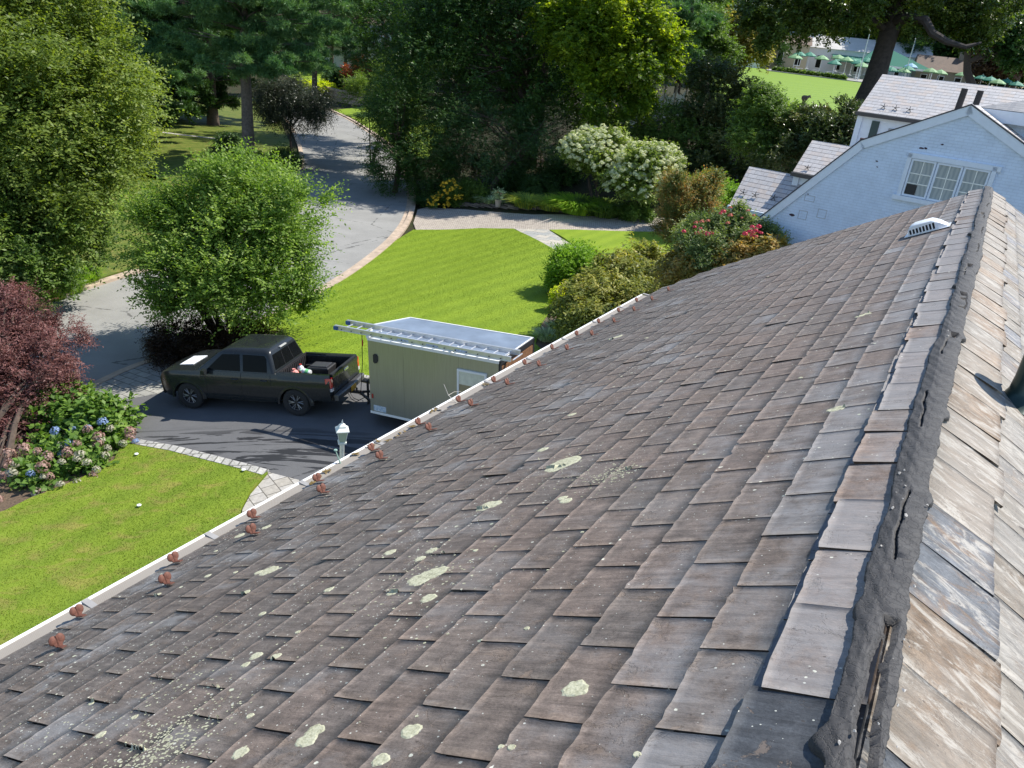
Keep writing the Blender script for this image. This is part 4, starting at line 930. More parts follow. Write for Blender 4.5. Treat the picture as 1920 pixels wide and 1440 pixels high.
# ------------------------------------------------------------------ trailer
def make_trailer():
    t = thing('enclosed_trailer', 'grey-green aluminium enclosed cargo trailer with a blue-grey roof, hitched behind the pickup', 'trailer')
    L, Wd, Hh, v = 3.72, 2.05, 2.07, .50; hw_ = Wd/2
    def m_skin():
        n = NT('brushed_olive_aluminium'); c = n.coord(); a = n.noise(n.mapv(c, (2.5, 2.5, .6)), 1., 4, .55, dist=.6); s = n.noise(n.mapv(c, (60, 60, 2)), 1., 3, .6)
        n.bump(a, .12, .05); return n.fin(n.ramp(s, [(.3, (.33, .33, .275)), (.7, (.38, .38, .315))]), n.math('MULTIPLY_ADD', a, .12, .30), .65, .5)
    sk = m_skin()
    poly = [(v, 0), (.0, hw_), (-L, hw_), (-L, -hw_), (0, -hw_)]
    MB().prism(poly[::-1], .06, Hh-.02).obj('box_body', sk, t)
    rm = simple('blue_grey_roof_sheet', (.30, .36, .44), .38, .45, var=.16, scale=1.6, bump=.3)
    MB().prism([(x*1.0, y*.985) for x, y in poly][::-1], Hh-.02, Hh+.015).obj('roof', rm, t)
    mb = MB(); P = [(x, y) for x, y in poly]
    for i in range(5):
        a, b = Vector((*P[i], 0)), Vector((*P[(i+1) % 5], 0)); d = (b-a).normalized(); n = Vector((d.y, -d.x, 0))
        n = -n if n.dot((a+b)/2-Vector((-2, 0, 0))) < 0 else n
        for z0, z1, o in ((Hh-.045, Hh+.03, .012), (.0, .065, .006)): 
            q = [a+n*o-d*.01, b+n*o+d*.01, b-n*.03+d*.0, a-n*.03]; mb.loft([[(p.x, p.y, z0) for p in q], [(p.x, p.y, z1) for p in q]])
    mb.obj('white_trim', M_trim, t)
    mb = MB()
    for k in (1.6, 4): mb.b2((-k*.66-.002, hw_, .1), (-k*.66+.002, hw_+.002, Hh-.06))
    mb.obj('panel_seam', simple('seam_grey', (.16, .165, .14), .5, .4), t)
    # side vent, sticker, marker lights
    MB().prism([(-.16, 1.66), (-.16, 1.47), (-.20, 1.43), (-.26, 1.45), (-.29, 1.50), (-.29, 1.63), (-.26, 1.68), (-.20, 1.69)], hw_, hw_+.03, Matrix(((1, 0, 0, 0), (0, 0, 1, 0), (0, 1, 0, 0), (0, 0, 0, 1)))).obj('side_vent', M_blk, t)
    sn = NT('scratched_blue_sticker'); nn = sn.noise(sn.coord(), 14, 4, .6); sn = sn.fin(sn.ramp(nn, [(.4, (.30, .42, .55)), (.6, (.62, .66, .68))], 'LINEAR'), .4)
    MB().b2((-.10, hw_, .09), (-.48, hw_+.003, .25)).obj('sticker', sn, t)
    MB().b2((-.06, hw_, .44), (-.10, hw_+.02, .56)).obj('marker_light', simple('red_marker_lens', (.4, .03, .02), .3), t)
    # side hatch with a pale surround
    hx0, hx1, hz0, hz1 = -2.62, -3.42, .78, 1.72
    mb = MB()
    for a, b in (((hx0, hz0), (hx0-.05, hz1)), ((hx1+.05, hz0), (hx1, hz1)), ((hx0-.05, hz1-.05), (hx1+.05, hz1)), ((hx0-.05, hz0), (hx1+.05, hz0+.05))): mb.b2((a[0], hw_, a[1]), (b[0], hw_+.05, b[1]))
    dr = mb.obj('hatch_frame', M_trim, t)
    MB().b2((hx0-.05, hw_, hz0+.55), (hx1+.05, hw_+.035, hz1-.05)).obj('hatch_panel', simple('cream_panel', (.62, .62, .50), .5), dr)
    MB().b2((hx0-.05, hw_, hz0+.05), (hx1+.05, hw_+.03, hz0+.55)).obj('hatch_panel', simple('tan_panel', (.30, .25, .14), .6), dr)
    # rear ramp frame and orange-brown rear opening
    mb = MB(); mb.b2((-L-.05, -hw_, .0), (-L, -hw_+.08, Hh)); mb.b2((-L-.05, hw_-.08, 0), (-L, hw_, Hh)); mb.b2((-L-.05, -hw_, Hh-.1), (-L, hw_, Hh+.02)); mb.obj('rear_frame', M_blk, t)
    MB().b2((-L-.02, -hw_+.1, .05), (-L-.045, hw_-.1, Hh-.14)).obj('rear_door', simple('plywood_orange', (.17, .08, .035), .7, var=.3, scale=12), t)
    # tongue, jack, coupler
    mb = MB()
    for s in (1, -1): mb.tube([(-.2, s*.8, .02), (1.02, s*.05, .02)], .04, 4)
    mb.tube([(.95, 0, .02), (1.28, 0, .0)], [.05, .06], 6); mb.tube([(.80, 0, -.32), (.80, 0, .42)], .035, 8); mb.box((.80, 0, -.33), (.16, .16, .02)); mb.tube([(.80, 0, .40), (.80, .16, .42), (.80, .16, .50)], .012, 5)
    mb.obj('drawbar', M_blk, t, True)
    mb = MB()
    for s in (.12, -.12, .2): mb.tube([(.75, s, 0), (1.0, s*1.5, -.16), (1.2, s*1.2, -.14), (1.35, s, .02)], .010, 5)
    mb.obj('safety_chain', M_blk, t)
    for s in (1, -1):
        e = bpy.data.objects.new('wheel', None); COL.objects.link(e); e.parent = t; e.location = (-2.1, s*(hw_-.16), -.12); e.rotation_euler = (0, 0, 0 if s > 0 else math.pi); Mx = Matrix.Rotation(R_(-90), 4, 'X')
        MB().lathe([(.19, -.09), (.30, -.1), (.335, -.07), (.335, .07), (.30, .1), (.19, .09)], 28, Mx, cap=False).obj('tyre', M_rub, e, True); MB().lathe([(0, .05), (.06, .05), (.15, .02), (.19, .07), (.20, .085)], 20, Mx).obj('rim', M_chr, e, True)
    MB().b2((-3.9, -.85, -.08), (.0, .85, 0.0)).obj('frame', M_blk, t)
    return t
trailer = make_trailer()
TRM = mtx(-3.243, 19.084, 1.548, R_(157.7), R_(5.26), R_(.6)); trailer.matrix_world = TRM
# ladder on the trailer roof
def make_ladder():
    t = thing('extension_ladder', 'long aluminium extension ladder with blue end caps lying along the trailer roof edge', 'ladder')
    L, w = 5.05, .52
    for s in (0, 1):
        mb = MB(); y = s*w
        mb.b2((0, y-.012, 0), (-L, y+.012, .125)); mb.b2((0, y-.03, .0), (-L, y+.03, .014)); mb.b2((0, y-.03, .113), (-L, y+.03, .127))
        mb.obj('rail', M_alu, t)
        MB().b2((.04, y-.032, -.006), (-.10, y+.032, .095)).obj('end_cap', simple('blue_end_cap', (.03, .10, .28), .4), t, bevel=.008)
        mb = MB()
        for k in range(16): mb.tube([(-.22-k*.305, y-.03 if s == 0 else y+.03, .045), (-.22-k*.305, y-.036 if s == 0 else y+.036, .045)], .016, 8)
        mb.obj('rung_plug', M_blk, t)
    for k in range(17): MB().tube([(-.22-k*.305, 0, .045), (-.22-k*.305, w, .045)], .018, 8).obj('rung', M_alu, t, True)
    for a in (-1.9, -2.75, -3.55): MB().b2((a, w+.0125, .02), (a-.34, w+.0145, .07)).obj('warning_label', simple('blue_white_label', (.45, .52, .68), .5, var=.5, scale=40), t)
    for a in (-1.0, -3.4): MB().b2((a, -.06, -.05), (a-.05, w+.06, -.002)).obj('roof_rack', M_trim, t)
    return t
lad = make_ladder()
lad.matrix_world = TRM @ Matrix.Translation((.98, .52, 2.16)) @ Matrix.Rotation(R_(-.5), 4, 'Z')
a = TRM @ Vector((.36, .75, 2.15)); b = TRM @ Vector((1.0, .06, .06))
st = thing('tie_down_strap', 'dark tie-down cord running from the ladder tip to the trailer hitch', 'strap', tuple(b))
MB().tube([Vector((0, 0, 0)), (a-b)*.5+Vector((.03, 0, -.04)), a-b], .011, 5).obj('cord', M_blk, st); MB().tube([(a-b)*.78+Vector((.02, 0, -.02)), (a-b)*.86+Vector((.02, 0, -.02))], .022, 6).obj('red_tensioner', simple('red_webbing', (.5, .06, .04), .6), st)
# ------------------------------------------------------------------ lamp post
p = aty(641, 860, 13.9); gz = float(hgt(p[0], p[1])); top = aty(641, 788, 13.9)[2]
lamp = thing('lamp_post', 'white post lamp with a four sided glass lantern standing at the driveway edge', 'lamp post', (p[0], p[1], gz), .35)
M_lw = simple('cream_lamp_paint', (.74, .76, .70), .4, var=.08); H = top-gz
MB().lathe([(.09, 0), (.09, .3), (.05, .34), (.048, H-.58), (.062, H-.56), (.05, H-.54)], 16).obj('post', M_lw, lamp, True)
MB().lathe([(.05, H-.54), (.12, H-.525), (.12, H-.49), (.075, H-.485)], 4).obj('lantern_base', M_lw, lamp)
gl = simple('frosted_green_glass', (.38, .46, .34), .15, var=.1, spec=.8); fr = MB().lathe([(.085, H-.485), (.145, H-.22)], 4).obj('lantern_glass', gl, lamp)
mb = MB()
for k in range(4):
    a = math.pi/4+k*math.pi/2; a = 2*math.pi*(k+.5)/4; mb.tube([(.088*math.cos(a), .088*math.sin(a), H-.485), (.148*math.cos(a), .148*math.sin(a), H-.22)], .008, 4)
mb.obj('lantern_frame', M_lw, lamp)
MB().lathe([(.19, H-.225), (.185, H-.21), (.10, H-.15), (.10, H-.135), (.085, H-.115), (.03, H-.075), (.018, H-.06), (.022, H-.04), (.004, H+.02)], 4).obj('lantern_roof', M_lw, lamp)
# ------------------------------------------------------------------ white painted brick house next door
nH = np.array([.5930901, .8051361, 0]); eH = np.array([.8051361, -.5930901, 0]); DW = 22.
O_ = nH*DW
wh = thing('white_brick_house', 'white painted brick house with a gambrel gable, triple window and pale slate roofs', 'house', tuple(O_), math.atan2(eH[1], eH[0]))
def wl_(px, py, D):   # pixel to local x,y,z on the vertical plane at distance D
    r = ray(px, py); t = D/r.dot(nH); p = r*t; return (float(p.dot(eH)), D-DW, float(CAMH+p[2]))
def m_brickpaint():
    t = NT('sky_tinted_white_brick'); c = t.mapv(t.coord(), (1, 1, 1), (R_(90), 0, 0)); b = t.n.new('ShaderNodeTexBrick'); t.lk(c, b.inputs['Vector'])
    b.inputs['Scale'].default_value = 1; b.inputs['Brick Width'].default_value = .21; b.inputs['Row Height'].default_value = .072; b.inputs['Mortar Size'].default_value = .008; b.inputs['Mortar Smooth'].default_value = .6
    b.inputs['Color1'].default_value = (.66, .76, .90, 1); b.inputs['Color2'].default_value = (.645, .745, .885, 1); b.inputs['Mortar'].default_value = (.58, .67, .80, 1)  # white paint; the blue of sky-lit shade is mixed into these colours
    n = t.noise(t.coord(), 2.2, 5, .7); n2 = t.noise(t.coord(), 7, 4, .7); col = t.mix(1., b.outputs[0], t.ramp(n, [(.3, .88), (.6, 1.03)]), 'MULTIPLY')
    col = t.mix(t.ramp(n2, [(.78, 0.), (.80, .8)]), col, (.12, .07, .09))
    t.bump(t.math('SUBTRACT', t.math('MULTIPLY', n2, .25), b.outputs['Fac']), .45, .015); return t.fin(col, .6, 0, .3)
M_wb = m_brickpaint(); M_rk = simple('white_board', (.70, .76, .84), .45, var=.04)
def m_paleslate(name, c1, c2, c3, rw=.30, rh=.19):
    t = NT(name); us = t.attr('us', 'Vector'); b = t.n.new('ShaderNodeTexBrick'); t.lk(us, b.inputs['Vector']); b.inputs['Scale'].default_value = 1
    b.inputs['Brick Width'].default_value = rw; b.inputs['Row Height'].default_value = rh; b.inputs['Mortar Size'].default_value = .006; b.inputs['Color1'].default_value = (*c1, 1); b.inputs['Color2'].default_value = (*c2, 1); b.inputs['Mortar'].default_value = (.26, .24, .23, 1); b.inputs['Bias'].default_value = 0
    sx = t.n.new('ShaderNodeSeparateXYZ'); t.lk(us, sx.inputs[0]); row = t.math('DIVIDE', sx.outputs[1], rh); fl = t.math('FLOOR', row)
    cx = t.math('FLOOR', t.math('DIVIDE', t.math('ADD', sx.outputs[0], t.math('MULTIPLY', t.math('MODULO', fl, 2.), rw*.5)), rw)); cb = t.n.new('ShaderNodeCombineXYZ'); t.lk(cx, cb.inputs[0]); t.lk(fl, cb.inputs[1])
    wn_ = t.n.new('ShaderNodeTexWhiteNoise'); t.lk(cb.outputs[0], wn_.inputs[0])
    col = t.mix(t.ramp(wn_.outputs[0], [(.5, 0.), (.95, .7)]), b.outputs[0], c3); n = t.noise(us, 9, 5, .7); col = t.mix(1., col, t.ramp(n, [(.25, .8), (.75, 1.15)]), 'MULTIPLY')
    fr_ = t.math('FRACT', row); col = t.mix(t.ramp(fr_, [(0., .9), (.09, .9), (.10, 0.)], 'CONSTANT'), col, (.09, .08, .085))
    t.bump(t.math('SUBTRACT', t.math('MULTIPLY', n, .2), t.math('ADD', b.outputs['Fac'], t.math('FRACT', row))), .5, .012); return t.fin(col, .5, 0, .5)
M_ps = m_paleslate('pale_slate_shingles', (.50, .475, .46), (.43, .415, .41), (.50, .42, .36))
M_gs = m_paleslate('grey_shingles', (.20, .20, .20), (.16, .16, .165), (.24, .235, .23), .25, .16)
# gable outline
br = wl_(1614, 264, DW); ap = wl_(1822, 197, DW); ev = wl_(1420, 412, DW); xa, za = ap[0], ap[2]
half = [(xa-ev[0], ev[2]), (xa-br[0], br[2]), (0, za)]
out = [(ev[0]+.28, 1.), (ev[0]+.28, ev[2]+.1), (br[0], br[2]-.04), (xa, za-.05), (2*xa-br[0], br[2]-.04), (2*xa-ev[0]-.28, ev[2]+.1), (2*xa-ev[0]-.28, 1.)]
MX = Matrix(((1, 0, 0, 0), (0, 0, -1, 0), (0, 1, 0, 0), (0, 0, 0, 1)))
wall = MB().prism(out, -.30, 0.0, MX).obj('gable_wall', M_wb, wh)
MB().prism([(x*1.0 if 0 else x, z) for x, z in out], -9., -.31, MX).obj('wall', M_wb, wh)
# rake boards following the gambrel
def rake(P, w, y0, y1, mat, name, par=wh):
    mb = MB()
    for i in range(len(P)-1):
        a, b = Vector((P[i][0], 0, P[i][1])), Vector((P[i+1][0], 0, P[i+1][1])); d = (b-a).normalized(); n = Vector((-d.z, 0, d.x)); n = n if n.z < 0 else -n
        q = [a, b, b+n*w, a+n*w]; mb.loft([[(p.x, y0, p.z) for p in q], [(p.x, y1, p.z) for p in q]])
    return mb.obj(name, mat, par)
RP = [(ev[0], ev[2]), (br[0], br[2]), (xa, za), (2*xa-br[0], br[2]), (2*xa-ev[0], ev[2])]
rake(RP, .21, -.06, .10, M_rk, 'rake_board'); rake([(x*1., z+.03) for x, z in RP], .03, -.075, .08, simple('dark_roof_edge', (.04, .04, .05), .7), 'roof_edge')
# its own roof behind the rake
def roofpoly(P, name, mat, th=.05, par=wh, u=None, vdir=None):
    """P planar polygon of local points; us attribute laid along u (x) and slope"""
    P = [Vector(p) for p in P]; n = (P[1]-P[0]).cross(P[2]-P[0]).normalized(); n = n if n.z > 0 else -n
    u = Vector(u) if u else (P[1]-P[0]).normalized(); v = n.cross(u)
    V = P+[p-n*th for p in P]; k = len(P); F = [tuple(range(k)), tuple(range(k, 2*k))[::-1]]+[(i, (i+1) % k, k+(i+1) % k, k+i) for i in range(k)]
    me = MB().add(V, F).mesh(name); at_ = me.attributes.new('us', 'FLOAT_VECTOR', 'POINT'); O = P[0]
    for i, vt in enumerate(me.vertices): at_.data[i].vector = ((vt.co-O).dot(u)+50, (vt.co-O).dot(v)+50, 0)
    return link(name, me, mat, par)
for i in range(4):
    a, b = RP[i], RP[i+1]; roofpoly([(a[0], .10, a[1]+.0), (b[0], .10, b[1]+.0), (b[0], 9, b[1]+.0), (a[0], 9, a[1]+.0)], 'roof', M_ps, .08, u=(0, 1, 0))
# triple casement window
p0, p1, p2 = wl_(1707, 287, DW), wl_(1871, 312, DW), wl_(1684, 364, DW); wx0, wx1, wz1, wz0 = p0[0], p1[0], p0[2], p2[2]
win = MB(); 
for a, b in (((wx0-.02, wz0-.02), (wx0+.08, wz1)), ((wx1-.08, wz0-.02), (wx1+.02, wz1)), ((wx0-.02, wz1-.10), (wx1+.10, wz1+.02)), ((wx0-.10, wz0-.12), (wx1+.10, wz0-.01))): win.b2((a[0], -.07 if a[1] > wz0-.1 else -.11, a[1]), (b[0], .02, b[1]))
fr = win.obj('window', M_rk, wh); n = 3; ww = (wx1-wx0-.16)/n
def m_blind():
    t = NT('pane_with_drapes'); c = t.coord(); w = t.n.new('ShaderNodeTexWave'); t.lk(t.mapv(c, (1, 1, 1)), w.inputs[0]); w.inputs['Scale'].default_value = 3.; w.inputs['Distortion'].default_value = 7.; w.inputs['Detail'].default_value = 2; w.bands_direction = 'X'; w.inputs['Detail Scale'].default_value = .6
    col = t.ramp(w.outputs['Fac'], [(.35, (.33, .37, .37)), (.6, (.42, .45, .44))]); return t.fin(col, .1, 0, .6)
M_bl = m_blind()
for k in range(n):
    a = wx0+.08+k*ww; b = a+ww; mb = MB(); f = .045
    for q in (((a+.012, wz0+.0), (a+.012+f, wz1-.11)), ((b-.012-f, wz0), (b-.012, wz1-.11)), ((a+.012+f, wz0), (b-.012-f, wz0+f)), ((a+.012+f, wz1-.11-f), (b-.012-f, wz1-.11))): mb.b2((q[0][0], -.05, q[0][1]), (q[1][0], -.003, q[1][1]))
    sa = mb.obj('window_sash', M_rk, fr)
    MB().b2((a+.05, -.022, wz0+.03), (b-.05, -.012, wz1-.14)).obj('window_pane', M_bl, fr)
    mb = MB(); cx = (a+b)/2; cz = (wz0+wz1-.1)/2
    for q in (((cx-.012, wz0+.04), (cx+.012, wz1-.15)), ((a+.055, cz+.09), (b-.055, cz+.114)), ((a+.055, cz-.15), (b-.055, cz-.126))): mb.b2((q[0][0], -.030, q[0][1]), (q[1][0], -.024, q[1][1]))
    mb.obj('glazing_bar', simple('cream_bar', (.82, .82, .76), .5), fr)
MB().b2((wx0+.14, -.036, wz0+.05), (wx0+.14+ww*.42, -.033, wz0+.30)).obj('dark_gap', M_blk, fr)
# patches on the brick
g = random.Random(2); mb = MB()
for px, py, w, h in ((1505, 403, .12, .12), (1541, 401, .12, .12), (1518, 372, .14, .08)):
    x, y, z = wl_(px, py, DW)
    for a, b in (((x-w, z-h), (x+w, z-h+.012)), ((x-w, z+h-.012), (x+w, z+h)), ((x-w, z-h), (x-w+.012, z+h)), ((x+w-.012, z-h), (x+w, z+h))): mb.b2((a[0], -.009, a[1]), (b[0], .0, b[1]))
mb.obj('wall_patch', simple('grey_mortar_line', (.42, .44, .48), .7), wh)
for px, py, r in ((1644, 302, .025), (1645, 313, .02), (1485, 403, .05), (1515, 364, .02), (1728, 278, .04), (1736, 278, .035), (1767, 271, .03)):
    x, y, z = wl_(px, py, DW); mb = MB(); mb.add([(x+r*1.5*math.cos(t)*g.uniform(.6, 1.2), -.006, z+r*.7*math.sin(t)*g.uniform(.6, 1.2)) for t in np.linspace(0, 5.6, 9)]+[(x, .01, z)], [tuple(range(9))]); mb.obj('paint_chip', simple('dark_chip', (.05, .025, .04), .8), wh)
# cross wings behind
def wing(eL, rL, De, Dr, xR, mat=M_ps, drop=1.8, nm='side_roof', gut=True):
    a = wl_(*eL, De); b = wl_(*rL, Dr); b = (b[0] if True else a[0], b[1], b[2])
    o = roofpoly([a, (xR, a[1], a[2]), (xR, b[1], b[2]), b], nm, mat, .07, u=(1, 0, 0))
    MB().b2((a[0]-.03, a[1]-.10, a[2]-.14), (xR, a[1]-.0, a[2]-.02)).obj('gutter', simple('dark_gutter', (.05, .045, .045), .5) if gut else M_rk, wh)
    MB().b2((a[0]+.18, a[1]+.16, a[2]-drop), (xR, a[1]+.35, a[2]-.05)).obj('side_wall', M_rk, wh)
    dz = b[2]-a[2]; mb = MB(); mb.loft([[(a[0]+.02, a[1]+.1, a[2]-drop), (a[0]+.02, a[1]+.1, a[2]-.09), (a[0]+.02, b[1], b[2]-.09), (a[0]+.02, b[1]+3, b[2]-.09-dz*.8), (a[0]+.02, b[1]+3, a[2]-drop)], [(a[0]+.2, a[1]+.1, a[2]-drop), (a[0]+.2, a[1]+.1, a[2]-.09), (a[0]+.2, b[1], b[2]-.09), (a[0]+.2, b[1]+3, b[2]-.09-dz*.8), (a[0]+.2, b[1]+3, a[2]-drop)]]); mb.obj('side_wall', M_rk, wh)
    roofpoly([(a[0], b[1], b[2]+.01), (xR, b[1], b[2]+.01), (xR, b[1]+3, b[2]-dz), (a[0], b[1]+3, b[2]-dz)], nm, mat, .06, u=(1, 0, 0))
    return a, b
aU, bU = wing((1608, 208), (1655, 139), 30., 32.3, 1.5, drop=6)
aL, bL = wing((1368, 383), (1405, 312), 24., 25.45, -5.4, drop=5, gut=False)
aM, bM = wing((1487, 321), (1523, 263), 25., 26.4, -4.5, drop=4)
# dark green shutter and grey wall under the upper wing
MB().b2((aU[0]+.55, aU[1]+.10, aU[2]-3.), (aU[0]+.80, aU[1]+.158, aU[2]-.25)).obj('shutter', simple('dark_green_shutter', (.02, .05, .05), .5), wh)
MB().b2((aU[0]+1.15, aU[1]+.10, aU[2]-3.), (aU[0]+4.5, aU[1]+.156, aU[2]-.42)).obj('grey_panel', simple('grey_wall_panel', (.33, .34, .36), .6), wh)
# star shaped snow guards on pale roofs
def star(p, s=.11):
    mb = MB()
    for k in range(5): a = 2*math.pi*k/5+.3; mb.tube([(p[0], p[1]-.03, p[2]+.04), (p[0]+s*math.cos(a), p[1]-.04+.3*s*math.sin(a), p[2]+.05+s*.8*math.sin(a))], .012, 4)
    mb.obj('snow_guard', M_blk, wh)
def onwing(a, b, px, py):
    lo, hi = a[1], b[1]+.5
    for _ in range(40):
        m = (lo+hi)/2; q = wl_(px, py, m+DW); zz = a[2]+(m-a[1])*(b[2]-a[2])/(b[1]-a[1])
        if q[2] > zz: lo = m
        else: hi = m
    return q
for px, py in ((1657, 202), (1679, 205), (1705, 208)): star(onwing(aU, bU, px, py), .12)
for px, py in ((1394, 363), (1416, 368), (1451, 373)): star(onwing(aL, bL, px, py), .13)
star(onwing(aM, bM, 1514, 317), .10)
# two dark vent pipes on the gambrel roof and a short chimney pipe
M_dp = simple('dark_pipe', (.035, .028, .028), .6)
for px, py, D, h in ((1797, 200, DW+.75, .55), (1832, 187, DW+1.5, .42)):
    q = wl_(px, py, D); zz = za-(xa-q[0])*(za-br[2])/(xa-br[0]) if q[0] < xa else za
    MB().tube([(q[0], q[1], zz-.1), (q[0]+.02, q[1], zz+h)], .075, 10).obj('flue_pipe', M_dp, wh, True)
q = wl_(1619, 256, DW+1.2); zz = br[2]-(br[0]-q[0])*(br[2]-ev[2])/(br[0]-ev[0])
MB().tube([(q[0], q[1], zz-.3), (q[0], q[1], zz+.32)], .07, 10).obj('flue_pipe', simple('brown_pipe', (.10, .05, .045), .6), wh, True)
# hipped grey shingle wing on the right
f0, f1 = wl_(1833, 200, DW+.9), wl_(1990, 240, DW+.9); yw = .9; zE = f0[2]
hx = f0[0]; 
roofpoly([(hx, yw, zE), (hx+9, yw, zE), (hx+6, yw+3.2, zE+1.0), (hx+3.2, yw+3.2, zE+1.0)], 'side_roof', M_gs, .05, u=(1, 0, 0))
roofpoly([(hx, yw, zE), (hx+3.2, yw+3.2, zE+1.0), (hx, yw+6.4, zE)], 'side_roof', M_gs, .05, u=(0, 1, 0))
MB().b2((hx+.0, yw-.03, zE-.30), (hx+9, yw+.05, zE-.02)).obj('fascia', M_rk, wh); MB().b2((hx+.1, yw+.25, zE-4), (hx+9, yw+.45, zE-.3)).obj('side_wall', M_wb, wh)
# ------------------------------------------------------------------ vegetation
K = leafmat
M_horn = K('hornbeam_leaf', (.030, .048, .012), (.075, .105, .028), (.15, .18, .06), .45, tcol=(1.5, 1.5, .5))
M_mid = K('fresh_green_leaf', (.024, .045, .014), (.055, .09, .026), (.12, .16, .05), .42)
M_dk = K('dark_evergreen_leaf', (.010, .026, .010), (.022, .046, .017), (.045, .075, .03), .22, rough=.4)
M_maple = K('backlit_maple_leaf', (.025, .05, .010), (.065, .105, .016), (.17, .20, .03), .62, tcol=(1.9, 1.75, .4))
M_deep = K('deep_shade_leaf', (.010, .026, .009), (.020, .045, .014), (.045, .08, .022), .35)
M_pine = K('blue_green_needles', (.020, .055, .032), (.045, .095, .055), (.10, .155, .085), .25, rough=.5)
M_red = K('red_maple_leaf', (.022, .010, .013), (.070, .030, .040), (.17, .085, .115), .3, tcol=(1.2, .75, .7), big=1.2)
M_rus = K('rusty_maple_leaf', (.008, .006, .005), (.018, .011, .008), (.04, .022, .014), .3, tcol=(1.4, .8, .5))
M_box = K('boxwood_leaf', (.04, .085, .010), (.10, .17, .018), (.17, .25, .03), .4)
M_yel = K('golden_shrub_leaf', (.16, .20, .01), (.30, .32, .02), (.42, .40, .03), .35)
M_vib = K('viburnum_leaf', (.035, .05, .014), (.11, .125, .036), (.23, .21, .09), .4, tcol=(1.4, 1.3, .5), big=1.)
M_myr = K('crape_myrtle_leaf', (.03, .06, .022), (.08, .11, .04), (.27, .15, .08), .4, tcol=(1.6, 1., .5), big=.9)
M_ros = K('rose_leaf', (.025, .045, .02), (.065, .09, .045), (.17, .19, .11), .38)
M_brz = K('bronze_tip_leaf', (.014, .028, .012), (.034, .048, .022), (.11, .10, .055), .3, rough=.3, big=.8)
M_gls2 = K('lime_grass_blade', (.07, .13, .02), (.14, .23, .03), (.26, .32, .06), .45)
M_iris = K('iris_blade', (.06, .11, .045), (.16, .21, .07), (.36, .34, .06), .4, big=1.5)
M_sil = K('silver_leaf', (.12, .15, .11), (.22, .26, .21), (.38, .42, .36), .2)
M_hyd = K('hydrangea_leaf', (.022, .05, .014), (.055, .10, .026), (.12, .175, .05), .38)
M_amb = K('amber_tree_leaf', (.07, .055, .02), (.14, .12, .035), (.24, .20, .07), .4)
M_petw = K('cream_petals', (.34, .35, .38), (.38, .39, .44), (.41, .42, .50), .55, tcol=(1.15, 1.15, .9)); M_petp = K('dusty_pink_petals', (.20, .13, .16), (.27, .19, .23), (.33, .26, .32), .35, tcol=(1., .9, .8)); M_petb = K('pale_blue_petals', (.13, .18, .42), (.17, .23, .48), (.22, .29, .54), .35, tcol=(.9, .95, 1.))
M_pink = simple('hot_pink_petals', (.72, .07, .13), .7, var=.3, scale=14); M_cor = simple('coral_petals', (.60, .16, .10), .7, var=.3, scale=14); M_ylf = simple('yellow_petals', (.70, .45, .02), .7)
def pos(px, py, Y=None):
    if Y is None: return at(px, py)
    p = aty(px, py, Y); return np.array([p[0], p[1], float(hgt(p[0], p[1]))])
# big hornbeam-like tree on the left
Y = 29.
plant('hornbeam_tree', 'tall olive-green feathery tree filling the upper left, sprays reaching over the lawn', 'tree', pos(70, 520), [lob(40, 60, 30., 140, 120, 3), lob(120, 190, 29., 120, 120, 3), lob(20, 240, 27.5, 130, 150, 2.6), lob(160, 310, 28.5, 80, 70, 2.2), lob(65, 370, 27.5, 105, 85, 2.3), lob(-90, 200, 28, 120, 200, 3), lob(-40, 420, 26.5, 120, 100, 2.4), lob(60, -90, 31, 120, 110, 3), lob(190, 130, 30, 50, 60, 1.5), lob(225, 305, 28.5, 55, 30, 1.5), lob(175, 240, 29, 50, 40, 1.6), lob(120, 380, 27.5, 45, 34, 1.3), lob(140, 70, 30, 55, 55, 1.8)],
      M_horn, 11500, .34, per=10, tl=1.0, L=.165, Wd=.075, up=.18, droop=.22, sig=.22, clump=46, inner=.3, seed=3, wob=.3)
plant('leafy_shrub', 'dark glossy leafy shrub at the foot of the tall left tree', 'shrub', pos(60, 525), [lob(40, 440, 26.5, 125, 70, 1.9), lob(120, 440, 27., 50, 50, 1.3), lob(30, 500, 25.5, 90, 50, 1.6), lob(-60, 470, 25., 110, 80, 1.8)], M_mid, 4200, .10, per=8, tl=.5, L=.15, Wd=.075, seed=4, clump=30, up=.4, stems=4)
def tuft(name, label, cat, base, n, h, spread, mat, seed=1, group=None, lean=.55, wd=.012):
    """arching blades that start together"""
    g = np.random.default_rng(seed); t = thing(name, label, cat, tuple(base), 0, group); a = g.uniform(0, 2*np.pi, n); r0 = spread*.35*np.sqrt(g.random(n)); hh = h*g.uniform(.55, 1.1, n); le = lean*h*g.uniform(.3, 1.2, n)
    d = np.stack([np.cos(a), np.sin(a), a*0], 1); s = np.stack([-np.sin(a), np.cos(a), a*0], 1); P0 = d*r0[:, None]; V = []
    for q, w in ((0, 1.), (.5, .9), (.85, .6), (1., .12)):
        c = P0+d*(le*q**2)[:, None]; c[:, 2] += hh*(q-.28*q**3*lean/.55); V += [c-s*wd*w, c+s*wd*w]
    V = np.stack(V, 1); F = []; idx = np.arange(n)[:, None]*8
    F = np.concatenate([idx+np.array([[2*k, 2*k+1, 2*k+3, 2*k+2]]) for k in range(3)])
    link('blades', npmesh('blades', V.reshape(-1, 3), F, fattrs={'rnd': np.tile(g.random(n), 3)}), mat, t); return t
